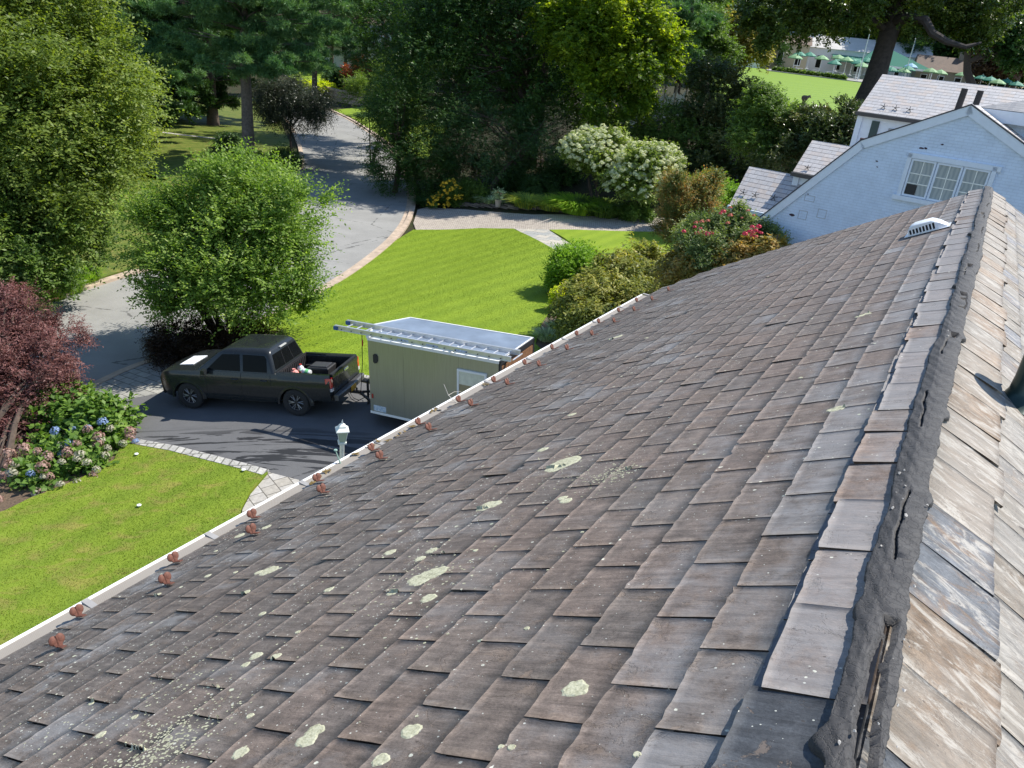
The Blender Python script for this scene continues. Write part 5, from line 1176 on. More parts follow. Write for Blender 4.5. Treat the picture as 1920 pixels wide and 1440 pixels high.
for i, (px, py, h, lb) in enumerate(((128, 548, 1.15, 'bright green arching grass clump at the kerb, nearest the road'), (95, 560, .9, 'low green grass clump left of the tallest arching clump by the kerb'), (160, 530, .8, 'small grass clump at the kerb end beside the sunlit lawn'))):
    tuft('grass_clump', lb, 'ornamental grass', pos(px, py), 700, h, 1.5, M_gls2, 10+i, 'grass clumps at the left kerb')
plant('leafy_shrub', 'small reddish-green shrub between the grass clumps and the red maple', 'shrub', pos(75, 575), [lob(60, 545, 25, 50, 30, .8), lob(30, 520, 25, 50, 40, .9)], M_ros, 900, .04, per=7, tl=.3, L=.1, Wd=.05, seed=6, stems=3)
# left red japanese maple
plant('red_maple', 'purple-red lacy Japanese maple at the left edge above the hydrangea', 'tree', pos(-30, 930), [lob(10, 620, 19.5, 75, 65, 1.2), lob(90, 650, 19.2, 55, 42, 1.), lob(45, 730, 18., 75, 60, 1.1), lob(0, 830, 17, 80, 75, 1.1), lob(-70, 700, 18, 90, 130, 1.4), lob(20, 560, 20, 30, 30, .6), lob(15, 900, 16.5, 45, 40, .8), lob(60, 800, 17.5, 40, 45, .7)],
      M_red, 9000, .11, per=9, tl=.34, L=.085, Wd=.028, up=.15, droop=.35, sig=.26, clump=60, inner=.3, seed=8, wob=.25, stems=2)
# mophead hydrangea
def head_mesh(mat, r=.1, n=70, seed=1, sz=.42):
    g = np.random.default_rng(seed); d = unit(g.normal(size=(n, 3))); d[:, 2] = np.abs(d[:, 2])*.9-.15; d = unit(d); P = d*r*g.uniform(.8, 1., (n, 1)); A_ = unit(np.cross(d, g.normal(size=(n, 3)))); N_ = d
    V = leaf_verts(P-A_*r*sz*.5, A_, unit(N_+g.normal(size=(n, 3))*.25), np.full(n, r*sz), np.full(n, r*sz*.9)); me = npmesh('flower_head', V.reshape(-1, 3), np.arange(n*4).reshape(n, 4)); me.materials.append(mat); return me
def bush_heads(t, lobes, n, metas, seed, scale=1., up=.1, front=(0, -1, .4), push=.10, extra=0):
    """flower heads sit just outside the leaf shell, as parts of the bush"""
    g = random.Random(seed); b = np.array(t.location); F = np.array(front); F = F/np.linalg.norm(F)
    k = 0; EX = []
    while k < n+extra:
        c, r = g.choices(lobes, [l[1][0]*l[1][2] for l in lobes])[0]; d = np.array([g.gauss(0, 1) for _ in range(3)]); d /= np.linalg.norm(d)
        if d.dot(F) < -.15 or d[2] < -.35: continue
        P = np.array(c)+d*np.array(r)*g.uniform(.95, 1.05)+d*push*g.uniform(.6, 1.2)
        if any(np.sum(((P-np.array(c2))/np.array(r2))**2) < .72 for c2, r2 in lobes): continue
        me = g.choices([m for m, w in metas], [w for m, w in metas])[0]
        if k >= n: EX.append((me, P-b, scale*g.uniform(.6, 1.1))); k += 1; continue
        o = link('flower_head', me, None, t); o.location = tuple(P-b); s = scale*g.uniform(.7, 1.2); o.scale = (s, s, s); o.rotation_euler = (g.uniform(-.6, .6), g.uniform(-.6, .6), g.uniform(0, 6)); k += 1
    if EX:
        me = EX[0][0]; V0 = np.array([v.co for v in me.vertices]); F0 = np.array([list(p.vertices) for p in me.polygons]); VV = np.concatenate([V0*sc_+np.array(P) for _, P, sc_ in EX]); FF = np.concatenate([F0+q*len(V0) for q in range(len(EX))])
        link('flower_heads', npmesh('flower_heads', VV, FF), me.materials[0], t)['kind'] = 'stuff'
HL = [lob(110, 775, 18.0, 50, 34, .8), lob(150, 800, 17.6, 72, 44, .9), lob(180, 850, 16.8, 58, 42, .85), lob(115, 895, 15.6, 75, 46, .85), lob(40, 935, 14.9, 52, 26, .7), lob(140, 745, 18.8, 25, 20, .45), lob(195, 800, 17.6, 40, 40, .7)]
hb = plant('hydrangea_bush', 'broad mophead hydrangea with dusty pink and pale blue flower heads beside the red maple', 'hydrangea', pos(110, 935), HL, M_hyd, 2100, .05, per=5, tl=.26, L=.17, Wd=.12, up=.5, droop=.2, sig=.33, clump=34, inner=.35, seed=12, stems=5, wob=.15)
hp, hb2, hw2 = head_mesh(M_petp, .105, 80, 1), head_mesh(M_petb, .095, 80, 2), head_mesh(K('faded_cream_petals', (.22, .21, .24), (.28, .27, .29), (.33, .33, .36), .35, tcol=(1., 1., .8)), .10, 80, 3)
bush_heads(hb, [HL[3], HL[4], HL[2]], 72, [(hp, 6), (hb2, .7), (hw2, 4)], 5, 1.3, front=(.35, -1, .05), push=.34); bush_heads(hb, [HL[1], HL[2], HL[5]], 14, [(hb2, 4), (hw2, 2)], 6, 1.1, push=.34)
# small shrub tree in the middle of the picture
SL = [lob(430, 430, 24.6, 105, 72, 1.8), lob(345, 455, 24., 75, 66, 1.5), lob(515, 425, 24.6, 62, 70, 1.4), lob(400, 530, 23.4, 105, 60, 1.6), lob(500, 520, 23.8, 80, 75, 1.5), lob(440, 358, 25., 62, 34, 1.2), lob(575, 375, 24.8, 30, 22, .7), lob(300, 400, 24.4, 34, 26, .7), lob(350, 570, 23.2, 55, 30, .9), lob(545, 590, 23.4, 30, 30, .6)]
plant('shrub_tree', 'many stemmed light green small tree with upswept sprays, behind the pickup', 'tree', pos(430, 645), SL, M_horn if False else K('spray_leaf', (.028, .055, .012), (.075, .12, .028), (.20, .25, .085), .45), 5000, .13, per=13, tl=1.05, L=.125, Wd=.062, up=.5, droop=.12, sig=.2, clump=34, inner=.32, seed=15, wob=.35, stems=5, nsub=4)
# long arching outer shoots of the same tree are part of its crown sprays
plant('leafy_shrub', 'dense dark rusty-brown mounded shrub under the small tree, left of the pickup bonnet', 'shrub', pos(370, 668), [lob(345, 640, 22.8, 55, 38, 1.), lob(410, 645, 23, 60, 40, 1.), lob(480, 640, 23.4, 50, 40, 1.), lob(310, 650, 22.6, 22, 30, .5)], M_rus, 3600, .05, per=8, tl=.28, L=.085, Wd=.03, droop=.5, up=.1, seed=16, clump=40)
# white pine with its bare trunk
def conifer(name, label, base, r0, top, layers, mat, seed, group=None, L=.16, Wd=.022, n=900, per=16, cat='pine tree', bark=None, flat=.62):
    """layers: lobes that are flat plates of needles; trunk stands through them"""
    b = np.array(base); t = thing(name, label, cat, tuple(b), 0, group); Ls = rel(layers, b)
    link('crown', crown_mesh('crown', Ls, n*len(Ls), per=per, tl=.55, L=L, Wd=Wd, up=.25, droop=.15, sig=.22, clump=26, inner=.3, seed=seed, needle=True, flat=flat, top=-2), mat, t)
    H = top-b[2]; g = random.Random(seed); mb = MB(); mb.tube([(g.uniform(-.05, .05)*k*.3, 0, -.4+(H+.4)*k/8) for k in range(9)], [r0*(1.3 if k == 0 else 1-.10*k) for k in range(9)], 14)
    tk = mb.obj('trunk', bark or BARK, t, True); mb = MB()
    for c, r in Ls:
        if math.hypot(c[0], c[1]) > 5.5: continue
        z = min(max(c[2]-.6, .5), H)
        for k in range(6):
            a = g.uniform(0, 6.3); e = Vector(c)+Vector((math.cos(a)*r[0], math.sin(a)*r[1], g.uniform(-.3, .5)*r[2]))*.9; mb.tube([(0, 0, z), Vector((0, 0, z)).lerp(e, .5)+Vector((0, 0, .1)), e], [r0*.14, r0*.09, r0*.03], 5)
    mb.obj('branches', bark or BARK, t, True); return t
M_pbk = simple('grey_pine_bark', (.13, .105, .09), .9, var=.4, scale=6, bump=1.)
pb = pos(467, 312); py_ = pb[1]
PLY = [lob(485, 105, py_-1.5, 120, 26, 3.5), lob(420, 118, py_-2, 60, 20, 2.5), lob(560, 118, py_-1, 50, 24, 2.5), lob(500, 30, py_, 110, 30, 4), lob(380, 30, py_, 90, 22, 3.5), lob(300, 70, py_+2, 90, 22, 4), lob(560, 40, py_, 60, 40, 3), lob(250, 20, py_+4, 90, 30, 4), lob(460, -40, py_, 150, 40, 5), lob(620, -10, py_+1, 60, 30, 3), lob(270, 150, py_+8, 90, 30, 4), lob(350, 140, py_+6, 60, 20, 3), lob(440, 70, py_, 120, 26, 4), lob(530, 80, py_-1, 70, 22, 3), lob(480, 0, py_, 120, 30, 5), lob(340, 100, py_+2, 80, 22, 4), lob(410, 10, py_, 110, 30, 5), lob(230, 100, py_+3, 80, 30, 4)]+[((pb[0]+dx, pb[1]+dy, z), (8.-.3*(z-12), 8.-.3*(z-12), 1.2)) for z, dx, dy in ((12.5, 0, 0), (14.5, .5, .5), (16.5, 0, 0), (19, 0, 0))]  # topmost wide plates, out of view, are added to shade the lawn
conifer('white_pine', 'tall white pine with a thick bare grey trunk and layered blue-green branches', pb, .50, 17., PLY, M_pine, 21, n=1500, bark=M_pbk, L=.30, Wd=.045)
pb = pos(400, 236); yb = pb[1]
conifer('spruce_tree', 'dark spruce standing behind the white pine, its trunk in deep shade', pb, .5, 22, [lob(330, 175, yb, 110, 26, 5), lob(400, 140, yb, 90, 30, 5), lob(300, 110, yb+2, 110, 30, 5), lob(420, 60, yb+3, 110, 40, 5), lob(240, 60, yb+2, 100, 40, 5), lob(330, 0, yb+3, 160, 50, 6), lob(260, 160, yb+1, 80, 26, 5), lob(380, 185, yb, 70, 18, 4), lob(220, 130, yb, 90, 35, 5)]+[((pb[0]+dx, pb[1]+dy, z), (6., 6., 1.3)) for z, dx, dy in ((15, 0, 0), (18, .5, .5), (21, 0, 0))], M_dk, 22, n=1500, L=.4, Wd=.08, flat=.45)  # highest plates added above the view to keep the lawn shaded
pb = pos(545, 255, 64.)
plant('leafy_tree', 'small drooping dark tree beside the pine trunk at the road bend', 'tree', pb, [lob(545, 185, 64, 45, 35, 1.8), lob(590, 200, 63, 32, 28, 1.4), lob(510, 200, 64, 35, 35, 1.5), lob(570, 225, 63, 30, 25, 1.3)], K('dusky_leaf', (.008, .012, .012), (.018, .024, .024), (.05, .06, .05), .2, rough=.35), 5200, .1, per=8, tl=.6, L=.14, Wd=.05, droop=.7, up=0, seed=24)
for i, (px, py, rx, rz, lb) in enumerate(((440, 300, 32, 14, 'round clipped shrub left of the pine trunk foot'), (500, 302, 26, 12, 'low round shrub right of the pine trunk foot'), (540, 300, 24, 18, 'dark shrub at the kerb below the pine'), (425, 268, 20, 14, 'small dark shrub in shade behind the pine trunk'))):
    p = pos(px, py+rz); plant('round_shrub', lb, 'shrub', p, [lob(px, py, p[1], rx, rz, 1.2)], M_dk if i else M_mid, 900, .05, per=7, tl=.3, L=.13, Wd=.07, seed=30+i, clump=40, skel=False, group='shrubs under the white pine')
for i, (px, py, lb) in enumerate(((512, 232, 'tall pine right behind the white pine, its crown above the road'), (590, 190, 'tall pine at the far bend of the road, left kerb'))):
    b = pos(px, py); LS = [((b[0], b[1], b[2]+7.5+k*2.), (6.2-.5*k, 6.2-.5*k, 1.3)) for k in range(8)]
    conifer('tall_pine', lb, b, .4, b[2]+24, LS, M_pine, 36+i, 'pines along the road', n=700, L=.36, Wd=.06, per=14)
# dark evergreens in the far left background
for i, (px, Yd, hh, w, lb) in enumerate(((-60, 60, 18, 5, 'dark conifer at the far left edge behind the tall left tree'), (150, 62, 20, 7, 'black-green conifer between the tall left tree and the pine'), (235, 78, 20, 7, 'dark conifer right of the black-green one, behind the shaded lawn'), (30, 85, 22, 7, 'broad dark conifer high behind the tall left tree'))):
    p = aty(px, 100, Yd); z0 = float(hgt(p[0], p[1])); b = (p[0], p[1], z0)
    LS = [((p[0], p[1], z0+2.5+k*2.1), (w*(1-k/(hh/2.1))*.95+.6, w*(1-k/(hh/2.1))*.95+.6, 1.2)) for k in range(int(hh/2.1))]
    conifer('dark_conifer', lb, b, .35, z0+hh, LS, M_dk, 40+i, 'dark conifers at the left', n=600, L=.5, Wd=.12, per=12, cat='conifer tree', flat=.4)
# central dark tree mass
def tree_px(name, label, base, lobes, mat, n, r0, seed, cat='tree', **kw):
    d = dict(per=9, tl=.7, L=.2, Wd=.12, up=.2, droop=.25, sig=.24, clump=40, inner=.3, wob=.25); d.update(kw)
    return plant(name, label, cat, base, lobes, mat, n, r0, seed=seed, **d)
b = pos(1003, 262, 60.)
tree_px('maple_tree', 'large dark multi-trunked maple in the centre background, sky glinting through', b, [lob(900, 60, 60, 130, 80, 5), lob(800, 120, 58, 90, 80, 4), lob(960, 150, 58, 110, 60, 4), lob(860, 190, 58, 110, 50, 4), lob(1020, 190, 58, 80, 50, 3.5), lob(760, 60, 62, 80, 70, 4), lob(1060, 90, 61, 90, 90, 4), lob(830, 10, 60, 110, 60, 5), lob(1000, 0, 61, 130, 60, 5), ((b[0]-5, b[1]+1, 15), (4.5, 4.5, 3)), ((b[0], b[1], 17), (4.5, 4.5, 3)), ((b[0]-3, b[1]+3, 18.5), (3.5, 3.5, 2.5))], M_deep, 7000, .42, 51, stems=3, nsub=4)  # top lobes out of view, added so shade falls on the road
b = pos(1100, 240, 56.)
tree_px('maple_tree', 'bright yellow-green backlit maple right of the centre, sunlit leaves', b, [lob(1110, 60, 56, 80, 60, 3), lob(1180, 110, 55, 80, 60, 3), lob(1130, 170, 54.5, 70, 50, 2.5), lob(1200, 40, 56, 60, 45, 2.5), lob(1240, 90, 55, 30, 35, 1.5), lob(1060, 40, 57, 60, 40, 2.5), lob(1190, 180, 54.5, 40, 30, 2), lob(1150, -10, 56, 90, 40, 3)], M_maple, 6200, .22, 52, L=.22, Wd=.15)
b = pos(740, 330, 55.)
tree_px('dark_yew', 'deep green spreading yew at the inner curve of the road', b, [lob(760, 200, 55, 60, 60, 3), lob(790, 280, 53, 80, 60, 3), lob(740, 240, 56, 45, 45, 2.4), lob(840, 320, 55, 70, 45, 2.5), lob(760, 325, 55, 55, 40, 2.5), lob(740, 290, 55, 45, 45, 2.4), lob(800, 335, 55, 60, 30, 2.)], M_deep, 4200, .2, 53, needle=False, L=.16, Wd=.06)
b = pos(900, 350, 53.)
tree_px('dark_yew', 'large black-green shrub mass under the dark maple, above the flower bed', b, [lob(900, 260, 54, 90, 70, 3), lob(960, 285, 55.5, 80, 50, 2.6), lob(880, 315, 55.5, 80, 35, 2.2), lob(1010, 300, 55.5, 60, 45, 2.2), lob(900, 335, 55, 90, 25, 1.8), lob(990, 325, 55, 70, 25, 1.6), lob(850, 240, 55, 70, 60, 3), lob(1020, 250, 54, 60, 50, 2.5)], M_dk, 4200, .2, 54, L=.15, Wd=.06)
b = pos(700, 255, 66.)
tree_px('leafy_shrub', 'arching light green shrub on the lawn strip at the road bend', b, [lob(720, 215, 66, 40, 32, 2), lob(690, 180, 68, 35, 30, 2), lob(740, 170, 66, 45, 45, 2.4)], M_mid, 2000, .08, 55, cat='shrub', L=.18, Wd=.08, stems=4)
tree_px('conifer_tree', 'dark layered conifer left of the central maple', pos(740, 190, 78), [lob(730, 40, 78, 70, 40, 4), lob(790, 100, 76, 70, 40, 4), lob(690, 100, 78, 40, 30, 3), lob(760, 0, 80, 90, 40, 4), lob(740, 140, 76, 50, 26, 3)]+[((aty(735, 40, 78)[0], 78., z), (5.-.4*(z-12)/2, 5.-.4*(z-12)/2, 1.6)) for z in (12, 14.5, 17, 19.5)], M_dk, 3200, .35, 56, needle=True, L=.4, Wd=.06, per=12, flat=.5, droop=.5)  # extra unseen top layers, added to cast shade on the far road
b = pos(1240, 262, 56.)
tree_px('leafy_shrub', 'tall mid-green shrub behind the white hydrangeas', b, [lob(1200, 230, 56, 60, 30, 2), lob(1260, 225, 56, 50, 32, 2), lob(1160, 240, 56, 50, 28, 1.8), lob(1230, 270, 55, 60, 30, 1.6), lob(1110, 235, 56, 50, 36, 2), lob(1290, 270, 54, 50, 38, 1.8), lob(1180, 290, 55, 80, 30, 1.5)], M_mid, 3200, .1, 57, tl=.38, cat='shrub', L=.13, Wd=.07, stems=4)
b = pos(1340, 330, 53.)
tree_px('leafy_shrub', 'tall bronze-tipped broadleaf shrub behind the little slate roofs', b, [lob(1340, 155, 57, 50, 40, 2), lob(1320, 220, 56, 55, 48, 2), lob(1370, 260, 54, 62, 52, 2.), lob(1310, 290, 53.5, 52, 42, 1.8), lob(1330, 330, 52.5, 72, 34, 1.8), lob(1390, 190, 56, 35, 33, 1.4)], M_brz, 5600, .12, 58, tl=.38, cat='shrub', L=.15, Wd=.085, stems=4)
b = pos(1440, 300, 46.)
tree_px('leafy_shrub', 'upright green laurel shrub left of the clipped hedge', b, [lob(1430, 215, 46.5, 45, 42, 1.6), lob(1470, 235, 46, 45, 35, 1.5), lob(1440, 270, 45.5, 60, 45, 1.6), lob(1420, 185, 47, 20, 22, .8)], M_mid, 3600, .1, 59, tl=.38, cat='shrub', L=.14, Wd=.07, stems=4)
b = pos(1540, 300, 45.)
tree_px('hedge', 'broad evergreen hedge running to the corner of the white house', b, [lob(1520, 228, 45, 50, 22, 1.4), lob(1580, 218, 45, 40, 24, 1.4), lob(1520, 270, 44, 70, 45, 1.4), lob(1590, 260, 44, 50, 50, 1.4), lob(1480, 290, 44, 60, 40, 1.4), lob(1640, 240, 45, 40, 40, 1.4)], M_brz, 5200, .1, 60, tl=.38, cat='hedge', L=.13, Wd=.07, stems=4)
# white panicle hydrangeas: leaves plus many small heads
hw = head_mesh(M_petw, .15, 50, 7, .55)
for i, (L_, lb, bs) in enumerate((([lob(1125, 282, 50, 50, 30, 1.4), lob(1092, 285, 49.5, 30, 22, 1.1), lob(1140, 310, 49, 42, 26, 1.2)], 'white flowered hydrangea bush further left, in front of the dark trees', (1120, 350)), ([lob(1210, 315, 48, 50, 30, 1.5), lob(1190, 345, 47.3, 45, 26, 1.3), lob(1240, 305, 48.3, 28, 24, 1.1)], 'white flowered hydrangea bush on the right, nearer to the orange-tipped shrub', (1205, 378)))):
    b = pos(*bs, 49.-i*1.5); t = plant('hydrangea_bush', lb, 'hydrangea', b, L_, K('panicle_hydrangea_leaf', (.04, .06, .02), (.10, .13, .04), (.20, .23, .10), .4), 2600, .05, per=6, tl=.4, L=.16, Wd=.11, up=.4, seed=70+i, stems=5, group='white flowering hydrangeas')
    bush_heads(t, L_, 100, [(hw, 1)], 8+i, 1.15, front=(.1, -.9, .6), push=.42, extra=190)
# flower bed along the pale drive
def edging(name, label, cat, px0, px1, n, seed, h=.22):
    g = random.Random(seed); a, b = at(*px0), at(*px1); mb = MB()
    for row in range(3):
        x = 0.
        L_ = float(np.linalg.norm(b[:2]-a[:2]))
        while x < L_:
            w = g.uniform(.35, .8); q = a+(b-a)*((x+w/2)/L_); q2 = float(hgt(q[0], q[1])); M_ = Matrix.Rotation(math.atan2(b[1]-a[1], b[0]-a[0])+g.uniform(-.06, .06), 4, 'Z')
            mb.box((q[0]-a[0], q[1]-a[1]+g.uniform(-.05, .08)+row*.06, q2-a[2]+.05+row*h/3+g.uniform(-.01, .02)), (w*.97, g.uniform(.25, .4), h/3*.9), M_); x += w
    t = mb.obj(name, simple('fieldstone', (.19, .155, .13), .9, var=.5, scale=2.5, bump=.5), None, bevel=.02); t.location = tuple(a); return tag(t, label, cat)
edging('stone_edging', 'low dry stacked fieldstone edging below the irises, along the pale drive', 'stone edging', (858, 386), (1085, 403), 14, 3)
for i, (px, py, h, sp, mt, n, lb, nm) in enumerate((
        (990, 388, 1.0, 1.6, M_iris, 520, 'yellowing iris clump left of the two, above the stone edging', 'iris_clump'), (1035, 392, .95, 1.7, M_iris, 520, 'gold-tinged iris clump in the middle of the bed', 'iris_clump'),
        (1082, 398, 1.25, 2.0, M_gls2, 800, 'lime green grass clump right beside the irises', 'grass_clump'), (1130, 402, 1.1, 2.2, M_mid, 800, 'darker green grass clump at the right end of the bed', 'grass_clump'),
        (920, 384, .8, .9, M_sil, 260, 'grey-green spiky plant beside the flower pot', 'spiky_plant'), (800, 386, .7, 1.2, M_dk, 420, 'dark grass tuft at the corner by the road kerb', 'grass_clump'))):
    tuft(nm, lb, 'garden plant', pos(px, py), int(n*1.5), h*1.2, sp*1.5, mt, 80+i, 'clumps in the flower bed', wd=.026, lean=.95)
for i, (px, py, rx, rz, mt, lb) in enumerate(((885, 365, 30, 20, M_mid, 'leafy green perennial mound behind the stone edging'), (850, 372, 16, 14, M_mid, 'small green mound behind the yellow flowers'), (1010, 352, 30, 16, M_dk, 'shaded fern-like mound behind the irises'), (1050, 330, 35, 22, M_deep, 'dim blue-green mound below the left white hydrangea'), (960, 340, 25, 18, M_deep, 'dim mound between the yew and the irises'), (1190, 400, 32, 14, M_mid, 'low green groundcover mound below the right white hydrangea'))):
    p = pos(px, py+rz*.8); plant('perennial_mound', lb, 'garden plant', p, [lob(px, py, p[1], rx, rz, .9)], mt, 900, .03, per=6, tl=.3, L=.13, Wd=.07, seed=90+i, skel=False, group='mounds in the flower bed')
fh = head_mesh(M_ylf, .09, 18, 11, .8)
p = pos(838, 388); L_ = [lob(845, 362, p[1]-.2, 16, 18, .6), lob(822, 381, p[1]-.5, 15, 9, .5)]; t = plant('yellow_flower_clump', 'clump of small yellow daisies in front of the yew at the road corner', 'flowering plant', p, L_, M_mid, 500, .02, per=6, tl=.25, L=.1, Wd=.05, seed=98, skel=False)
bush_heads(t, L_, 95, [(fh, 1)], 3, 1., push=.22)
p = pos(933, 392); t = thing('flower_pot', 'pale terracotta pot with a pink flowering plant on the stone edging', 'flower pot', (p[0], p[1], p[2]+.15)); MB().lathe([(0, 0), (.16, 0), (.22, .40), (.25, .40), (.25, .46), (.20, .46), (.19, .42), (0, .42)], 16).obj('pot', simple('pale_terracotta', (.48, .40, .32), .8), t, True)
L_ = [((0, 0, .75), (.28, .28, .28))]; link('leaves', crown_mesh('leaves', L_, 160, per=6, tl=.2, L=.1, Wd=.05, seed=2), M_sil, t); fp = head_mesh(M_cor, .07, 16, 5, .8)
for k in range(7): o = link('flower_head', fp, None, t); o.location = (math.cos(k*.9)*.2, math.sin(k*.9)*.2, .85+.05*(k % 3))
# right foreground shrubs between the lawn and the houses
b = pos(1085, 560)
plant('round_shrub', 'bright green rounded boxwood at the lawn edge', 'shrub', b, [lob(1084, 500, b[1]+.6, 50, 34, 1.2), lob(1060, 518, b[1]+.2, 32, 28, .85), lob(1100, 520, b[1]+.2, 40, 28, .9)], M_box, 6500, .08, per=7, tl=.16, L=.075, Wd=.05, sig=.3, clump=90, up=.5, seed=101, wob=.08, inner=.25)
b = pos(1048, 578)
plant('golden_shrub', 'small golden-yellow clipped shrub below the round boxwood', 'shrub', b, [lob(1056, 556, b[1]-.5, 22, 15, .45)], M_yel, 900, .03, per=7, tl=.1, L=.06, Wd=.04, sig=.3, clump=70, seed=102, wob=.06, skel=False)
b = pos(1092, 585)
plant('grey_shrub', 'small grey-green mound right of the golden shrub', 'shrub', b, [lob(1088, 562, b[1], 18, 12, .4)], M_sil, 500, .03, per=7, tl=.1, L=.05, Wd=.03, seed=103, skel=False)
for i, (px, py) in enumerate(((1025, 640), (1045, 622))):
    b = pos(px, py); tuft('silvery_plant', ('silvery spiky plant in the mulch beside the gutter, nearer to the trailer', 'silvery spiky plant in the mulch just under the viburnum')[i], 'garden plant', b, 420, .55, .8, M_sil, 104+i, 'silvery plants in the mulch bed', wd=.014, lean=.7)
VBL = [lob(1115, 565, 25.5, 55, 45, 1.2), lob(1160, 530, 27, 60, 45, 1.3), lob(1210, 510, 28.5, 55, 42, 1.3), lob(1130, 600, 24, 60, 40, 1.1), lob(1190, 570, 25.5, 60, 45, 1.2), lob(1100, 600, 24.3, 36, 36, .8), lob(1250, 540, 27.5, 55, 50, 1.3)]
plant('viburnum', 'big droopy yellow-green viburnum showing above the gutter, right of the golden shrub', 'shrub', pos(1170, 640), VBL, M_vib, 5600, .07, per=7, tl=.4, L=.16, Wd=.065, up=.3, droop=.95, sig=.26, clump=55, inner=.25, seed=106, stems=5, wob=.15)
VB2 = [lob(1455, 462, 20.5, 22, 14, .5), lob(1300, 505, 22.5, 50, 36, 1.1), lob(1350, 495, 22, 50, 30, 1.), lob(1400, 478, 21.5, 42, 24, .9), lob(1436, 466, 21, 28, 16, .7), lob(1320, 545, 21.5, 60, 40, 1.), lob(1400, 515, 21., 50, 36, 1.)]
plant('viburnum', 'amber-tinged viburnum along the roof edge below the pink crape myrtle', 'shrub', pos(1350, 560, 21.5), VB2, K('amber_viburnum_leaf', (.04, .05, .015), (.12, .11, .036), (.26, .17, .08), .4, tcol=(1.5, 1.2, .5), big=1.), 4200, .07, per=7, tl=.38, L=.15, Wd=.06, up=.3, droop=.9, sig=.26, clump=55, inner=.25, seed=107, stems=5, wob=.15)
b = pos(1275, 480, 34.)
plant('crape_myrtle', 'tall upright shrub with orange-brown tips in front of the right white hydrangea', 'shrub', b, [lob(1270, 370, 34, 32, 30, 1.), lob(1310, 375, 34.3, 32, 32, 1.), lob(1265, 420, 33.5, 28, 40, .9), lob(1310, 425, 34, 35, 35, 1.), lob(1262, 345, 34, 16, 20, .5), lob(1330, 350, 34.5, 18, 22, .6)], M_myr, 4200, .07, per=9, tl=.42, L=.085, Wd=.042, up=.9, droop=.05, sig=.26, clump=60, inner=.3, seed=108, stems=5, wob=.2)
b = pos(1360, 470, 22.5)
RL = [lob(1400, 445, 22.3, 38, 26, .8), lob(1438, 455, 21.8, 26, 18, .6), lob(1365, 435, 22.6, 38, 26, .8), lob(1330, 448, 23., 40, 28, .9), lob(1300, 460, 23.5, 34, 26, .8), lob(1388, 410, 22.6, 12, 14, .3), lob(1350, 470, 22., 60, 30, .9)]
t = plant('flowering_shrub', 'airy green shrub with hot pink and coral flowers beside the white house corner', 'shrub', b, RL, M_ros, 4200, .06, per=8, tl=.34, L=.085, Wd=.042, up=.5, droop=.15, sig=.28, clump=50, inner=.3, seed=109, stems=6, wob=.2)
pk, pc = head_mesh(M_pink, .085, 40, 21, .6), head_mesh(M_cor, .075, 30, 22, .6)
def heads_at(t, L, me, n, sp=.12, seed=1):
    g = random.Random(seed)
    for px, py, Yd in L:
        for k in range(n):
            p = aty(px, py, Yd)+np.array([g.gauss(0, sp), 0, g.gauss(0, sp)]); o = link('flower_head', me, None, t); o.location = tuple(p-np.array(t.location)); s = g.uniform(.5, 1.1); o.scale = (s, s, s)
heads_at(t, [(1411, 430, 21.), (1402, 442, 20.9), (1418, 436, 20.8)], pk, 4, .09, 2); heads_at(t, [(1400, 404, 21.2), (1362, 412, 21.3), (1316, 418, 21.8)], pc, 3, .10, 3); heads_at(t, [(1281, 436, 22.2), (1300, 432, 22.2), (1312, 431, 21.8), (1334, 434, 21.6), (1355, 395, 21.5)], pk, 2, .08, 4)
b = pos(1322, 420, 38.)
plant('round_shrub', 'clipped globe evergreen behind the orange-tipped shrub', 'shrub', b, [lob(1322, 362, 38, 32, 30, .95)], M_box, 3200, .06, per=7, tl=.14, L=.08, Wd=.03, sig=.3, clump=90, seed=110, wob=.05, skel=False)
b = pos(1350, 420, 38.5)
plant('golden_shrub', 'loose lime-yellow shrub right of the clipped globe', 'shrub', b, [lob(1360, 362, 38.5, 22, 14, .7), lob(1345, 385, 38, 25, 18, .7)], M_box, 1200, .05, per=7, tl=.2, L=.09, Wd=.05, seed=111, skel=False)
b = at(1150, 487); o = tag(MB().lathe([(0, 0), (.14, .02), (.17, .15), (.12, .28), (0, .33)], 10).obj('garden_stone', simple('pale_stone', (.55, .55, .52), .8, bump=.4), None, True), 'small pale rounded stone between the boxwood and the viburnum', 'stone'); o.location = tuple(b)
# small bits of litter on the near lawn
for i, (px, py, lb) in enumerate(((257, 861, 'white scrap on the near lawn by the hydrangea'), (457, 891, 'white scrap on the near lawn by the block edging'), (262, 958, 'tiny pale scrap in the middle of the near lawn'))):
    p = at(px, py); o = tag(MB().lathe([(0, 0), (.045, .01), (.05, .03), (0, .045)], 6).obj('litter_scrap', simple('white_paper', (.8, .8, .8), .7)), lb, 'litter', 'white scraps on the near lawn'); o.location = (p[0], p[1], p[2]+.13)
